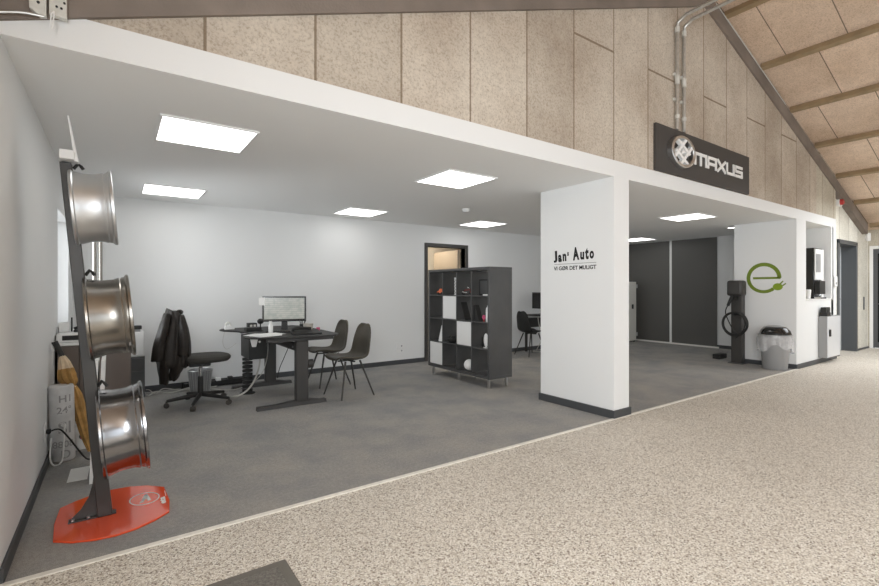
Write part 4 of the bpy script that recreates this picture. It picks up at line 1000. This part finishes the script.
MB().box(.02, .285, 3.80, 4.14, .01, .50).build('body', 'dark', t, bevel=.004)
for k in range(3): MB().box(.03, .275, 3.785, 3.80, .03+k*.155, .175+k*.155).build('drawer', 'dark', t, bevel=.003)
t = thing('printer', 'white printer on the black pedestal', 'printer', (.17, 4.0, .5))
MB().box(.04, .28, 3.82, 4.12, .501, .80).build('body', 'whitep', t, bevel=.01)
MB().box(.10, .24, 3.85, 3.95, .80, .83).build('lid', 'greyp', t)
t = thing('label_printer', 'small black device on top of the white printer', 'device', (.17, 3.9, .83))
MB().box(.15, .255, 3.83, 3.93, .831, .875).build('case', 'black', t, bevel=.008)
t = thing('steel_pole', 'upright twin steel pole behind the wheel stand', 'pole', (-.14, 3.16, 0))
MB().cyl((-.185, 3.16, .02), (-.185, 3.16, 2.0), .018).build('tube', 'gun', t)
MB().cyl((-.135, 3.16, .02), (-.135, 3.16, 2.0), .018).build('tube', 'gun', t)
MB().box(-.26, -.06, 3.08, 3.30, 0, .02).build('foot', 'charcoal', t)
t = thing('plastic_roll', 'grey printed plastic roll standing by the left wall', 'roll', (-.335, 1.76, 0))
T = Matrix.Translation((-.338, 1.78, 0)) @ Matrix.Rotation(-.02, 4, 'Y')
prof = [(.001, .005), (.072, .004), (.078, .012), (.080, .30), (.079, .565), (.074, .58), (.05, .575), (.03, .57), (.001, .55)]
MB().lathe(prof, T, 40).build('roll_body', 'foil', t)
def bent(body, size, z, a0, w_=None):
    g = text_bm(body, size, .0005, .001)
    for v in g.bm.verts:
        a = a0 + v.co.x/.081; r = .0805 + v.co.z*.5
        v.co = Vector((r*math.sin(a), -r*math.cos(a), z+v.co.y))
    return g.xform(T)
bent('H1', .075, .46, -.15).build('print', 'ink', t, smooth=False)
bent('24°', .07, .375, -.3).build('print', 'ink', t, smooth=False)
bent('SI', .13, .22, -.25).build('print', 'ink', t, smooth=False)
bent('8808', .07, .115, -.7).build('print', 'ink', t, smooth=False)
bent('D', .09, .03, -.1).build('print', 'ink', t, smooth=False)
MB().tube([(-.40, 1.70, .20), (-.405, 1.68, .06), (-.385, 1.66, .006), (-.35, 1.65, .008), (-.33, 1.665, .06), (-.32, 1.69, .30)], .006, 8, smooth=5).build('strap', 'whitep', t)
t = thing('parasol', 'folded ochre parasol with black handle leaning in the corner', 'parasol', (-.2, 1.9, 0))
pts = [(-.400, 1.92, .905), (-.372, 1.91, .84), (-.345, 1.90, .775)]
MB().tube(pts, .016, 10, radii=[.022, .02, .018]).build('handle', 'black', t)
def cloth(path, rad, nm, mm, folds=7, amp=.16):
    P_ = catmull([Vector(p) for p in path], 5); n = len(P_); rings = []
    for i, p in enumerate(P_):
        u = i/(n-1)*(len(rad)-1); k = min(int(u), len(rad)-2); r = rad[k]*(1-(u-k))+rad[k+1]*(u-k)
        tt = (P_[min(i+1, n-1)]-P_[max(i-1, 0)]).normalized(); a = tt.cross(Vector((0, 1, 0))).normalized(); b = tt.cross(a)
        rings.append([p+(a*math.cos(g)+b*math.sin(g))*r*(1+amp*math.sin(folds*g+i*.05)) for g in [q*2*PI/42 for q in range(42)]])
    MB().loft(rings).build(nm, mm, t, sub=0)
cloth([(-.352, 1.90, .79), (-.338, 1.89, .74), (-.325, 1.88, .68)], [.016, .034, .045], 'canopy_top', 'cream')
cloth([(-.327, 1.88, .69), (-.318, 1.87, .63), (-.293, 1.86, .58), (-.285, 1.855, .555)], [.045, .055, .042, .018], 'canopy_hem', 'tan')
cloth([(-.286, 1.855, .56), (-.262, 1.84, .48), (-.238, 1.83, .36), (-.20, 1.81, .18), (-.165, 1.80, .03)], [.018, .036, .040, .034, .018], 'canopy', 'tan')
MB().torus(.026, .007, Matrix.Translation((-.287, 1.856, .555)) @ Matrix.Rotation(.35, 4, 'Y'), 20, 6).build('tie_band', 'cream', t)
MB().tube([(-.165, 1.80, .035), (-.16, 1.80, .0)], .008, 8).build('tip', 'black', t)
t = thing('carton', 'white carton with a dark and pink print behind the parasol', 'box', (-.2, 2.05, 0))
MB().box(-.31, -.10, 1.98, 2.16, .0, .20).build('box', 'whitep', t, bevel=.004)
MB().prism([(-.215+.035*math.cos(q*PI/10), 1.979, .11+.03*math.sin(q*PI/10)) for q in range(20)], (0, -.0015, 0)).build('print', 'dgrey', t, smooth=False)
MB().prism([(-.225+.017*math.cos(q*PI/8), 1.977, .10+.015*math.sin(q*PI/8)) for q in range(16)], (0, -.0015, 0)).build('print', 'pink', t, smooth=False)
for k, (x0, lb) in enumerate(((-.150, 'tall white board leaning behind the wheel stand, nearer the wall'), (-.112, 'tall white board leaning behind the wheel stand, nearer the wheels'))):
    t = thing('foam_board', lb, 'board', (x0, 1.2, 0), 0, 'white boards behind the wheel stand')
    q0 = [(x0, 1.10, .0), (x0+.022, 1.10, .0), (x0+.022, 1.52, .0), (x0, 1.52, .0)]
    q1 = [(x+.028, y, .83) for x, y, z in q0]
    MB().hexa(q0, q1).build('board', 'paper', t, smooth=False)
t = thing('paper_sheet', 'white sheet of paper on the carpet beneath the cord', 'paper', (-.2, 1.3, 0))
MB().prism([(-.277, 1.215, .001), (-.165, 1.215, .001), (-.16, 1.50, .001), (-.272, 1.50, .001)], (0, 0, .002)).build('sheet', 'paper', t, smooth=False)
t = thing('wall_socket', 'white socket with a black plug low on the left wall', 'socket', (XL, 1.55, .29))
MB().box(XL+.0005, XL+.012, 1.51, 1.59, .23, .35).build('plate', 'whitep', t, bevel=.004)
MB().box(XL+.012, XL+.04, 1.53, 1.57, .275, .305).build('plug', 'black', t, bevel=.006)
cableo('cord', 'black cord from the left wall socket across to the floor', [(XL+.04, 1.55, .29), (-.36, 1.56, .295), (-.33, 1.57, .28), (-.28, 1.58, .20), (-.235, 1.60, .11), (-.19, 1.62, .03), (-.16, 1.64, .008)], .006, 'black', 'cord')

# ------------------------------------------------------------------ wheel stand
LE = math.tan(math.radians(4.6))
px = lambda z: -.052 - .088*z          # centre line of the leaning post
t = thing('wheel_stand', 'dark leaning display post on a glossy orange base with logo', 'display stand', (-.02, .5, 0))
out = [(-.27, .31), (-.19, .245), (-.09, .205), (.0, .195), (.09, .215), (.18, .265), (.258, .335), (.272, .50), (.262, .735), (.17, .83), (.07, .875), (-.03, .885), (-.13, .86), (-.21, .81), (-.278, .75), (-.285, .52)]
MB().prism([(x, y, .0) for x, y in out], (0, 0, .012)).build('base_board', 'orange', t, bevel=.003)
MB().hexa([(px(0)-.035, .47, .0125), (px(0)+.035, .47, .0125), (px(0)+.035, .53, .0125), (px(0)-.035, .53, .0125)],
          [(px(2.03)-.027, .47, 2.03), (px(2.03)+.027, .47, 2.03), (px(2.03)+.027, .53, 2.03), (px(2.03)-.027, .53, 2.03)]).build('post', 'charcoal', t, bevel=.004)
g = [(px(0)-.03, .0125), (-.215, .0125), (-.205, .03), (-.165, .07), (-.13, .13), (-.112, .20), (px(.26)-.03, .28)]
MB().prism([(x, .494, z) for x, z in g], (0, .012, 0)).build('gusset', 'charcoal', t)
MB().box(-.22, .0, .475, .525, .0125, .02).build('foot_plate', 'charcoal', t)
for x, y in ((-.20, .485), (-.13, .485)): MB().cyl((x, y, .02), (x, y, .03), .009, seg=10).build('screw', 'steel', t)
# top cap and header blade
MB().box(px(2.06)-.02, px(2.06)+.045, .40, .60, 2.035, 2.085).build('top_cap', 'whitep', t, bevel=.004)
MB().hexa([(-.188, .42, 2.03), (-.172, .42, 2.03), (-.172, .58, 2.03), (-.188, .58, 2.03)], [(-.222, .47, 2.29), (-.216, .47, 2.29), (-.216, .53, 2.29), (-.222, .53, 2.29)]).build('header_blade', 'whitep', t)
# logo on the base
Lg = Matrix.Translation((.145, .600, .0135)) @ Matrix.Rotation(math.radians(8), 4, 'Z') @ Matrix.Diagonal((.80, 1.15, 1, 1))
m = MB(); K = 48
for k in range(K):
    a0, a1 = k*2*PI/K, (k+1)*2*PI/K
    q = [(.100*math.cos(a0), .085*math.sin(a0), 0), (.100*math.cos(a1), .085*math.sin(a1), 0), (.092*math.cos(a1), .077*math.sin(a1), 0), (.092*math.cos(a0), .077*math.sin(a0), 0)]
    m.hexa(q, [(x, y, .001) for x, y, z in q])
m.prism([(-.045, -.045, 0), (-.02, -.045, 0), (.035, .045, 0), (.015, .055, 0)], (0, 0, .001))
m.prism([(.012, .055, 0), (.034, .055, 0), (.034, -.04, 0), (.012, -.04, 0)], (0, 0, .001))
m.prism([(-.03, -.022, 0), (.02, -.008, 0), (.02, .006, 0), (-.022, -.006, 0)], (0, 0, .001))
m.xform(Lg).build('logo', 'paper', t, smooth=False)
fit(text_bm('eta', .05, .0006, .002), .105, .032).xform(Matrix.Translation((.252, .46, .0135)) @ Matrix.Rotation(PI/2, 4, 'Z')).build('logo_lettering', 'paper', t, smooth=False)
MB().box(.256, .259, .57, .66, .013, .0138).build('logo_line', 'paper', t, smooth=False)

def wheel(label, zc, R, W, mm, capm, xoff):
    tilt = math.radians(5)
    xc = px(zc)
    # local z is the axle; it points to +X and slightly up
    t = thing('alloy_wheel', label, 'wheel', (0, 0, 0), 0, 'alloy wheels on the display stand')
    x0 = xc + .035 + xoff
    t.location = (x0, .5, zc)
    Rm = Matrix.Rotation(PI/2 - tilt, 4, 'Y')
    k = R
    prof = [(k*.985, 0), (k, .004), (k*1.0, .014), (k*.955, .020), (k*.945, .034), (k*.93, .046), (k*.925, W*.26), (k*.905, W*.34), (k*.90, W*.50), (k*.905, W*.66), (k*.925, W*.72), (k*.94, W*.78), (k*.925, W*.81), (k*.945, W*.86), (k*.95, W-.022), (k*1.0, W-.014), (k*1.005, W-.003), (k*.985, W),
            (k*.93, W-.004), (k*.89, W*.80), (k*.87, W*.6), (k*.87, W*.38), (k*.89, W*.25), (k*.90, .02), (k*.95, .002)]
    MB().lathe(prof, Rm, 64, closed=True).build('rim_barrel', mm, t, world=False)
    for s in range(5):
        a = s*2*PI/5 + .3
        Rs = Rm @ Matrix.Rotation(a, 4, 'Z')
        m = MB()
        for d in (-1, 1):
            m.hexa([Rs @ Vector(p) for p in ((.03, d*.008, W*.62), (.03, d*.034, W*.62), (.03, d*.034, W*.78), (.03, d*.008, W*.78))],
                   [Rs @ Vector(p) for p in ((k*.90, d*.025, W*.80), (k*.90, d*.052, W*.80), (k*.90, d*.052, W*.93), (k*.90, d*.025, W*.93))])
        m.build('spoke', capm, t, world=False, bevel=.003)
    MB().lathe([(.03, W*.45), (.075, W*.47), (.078, W*.74), (.06, W*.80), (.03, W*.80)], Rm, 32, closed=True).build('hub', capm, t, world=False)
    MB().lathe([(.001, W*.70), (.03, W*.70), (.03, W*.83), (.001, W*.84)], Rm, 24).build('centre_cap', 'blackg', t, world=False)
    # hook of the stand that carries the wheel
    return t
specs = [(1.780, .213, .195, 'silver', 'silver', 'silver alloy wheel at the top of the display stand', -.028),
         (1.152, .240, .215, 'gun', 'gun', 'smoked bronze grey alloy wheel in the middle of the stand', -.018),
         (.488, .262, .222, 'polish', 'polish', 'dark polished alloy wheel lowest on the stand, reflecting the orange base', -.015)]
for zc, R, W, mm, cm, lb, xo in specs:
    wheel(lb, zc, R, W, mm, cm, xo)
    st = [o for o in bpy.data.objects if o.name == 'wheel_stand'][0]
    xx = px(zc+R)+.03
    m = MB().tube([(xx, .5, zc+R+.01), (xx+.02, .5, zc+R+.04), (xx+.035, .49, zc+R+.025), (xx+.045, .49, zc+R+.010)], .009, 8)
    m.build('wheel_hook', 'black', st)
    MB().cyl((px(zc)+.03, .5, zc), (px(zc)+.03+W*.45, .5, zc+.018), .028, seg=16).build('axle_stub', 'black', st)

# ------------------------------------------------------------------ door mat
t = thing('door_mat', 'grey ribbed door mat with dark rubber border on the hall floor', 'mat', (.1, -1.0, 0))
MB().box(-.55, .675, -1.35, -.541, 0, .008).build('border', 'matedge', t, bevel=.003)
MB().box(-.50, .625, -1.30, -.591, .008, .013).build('pile', 'matbody', t)
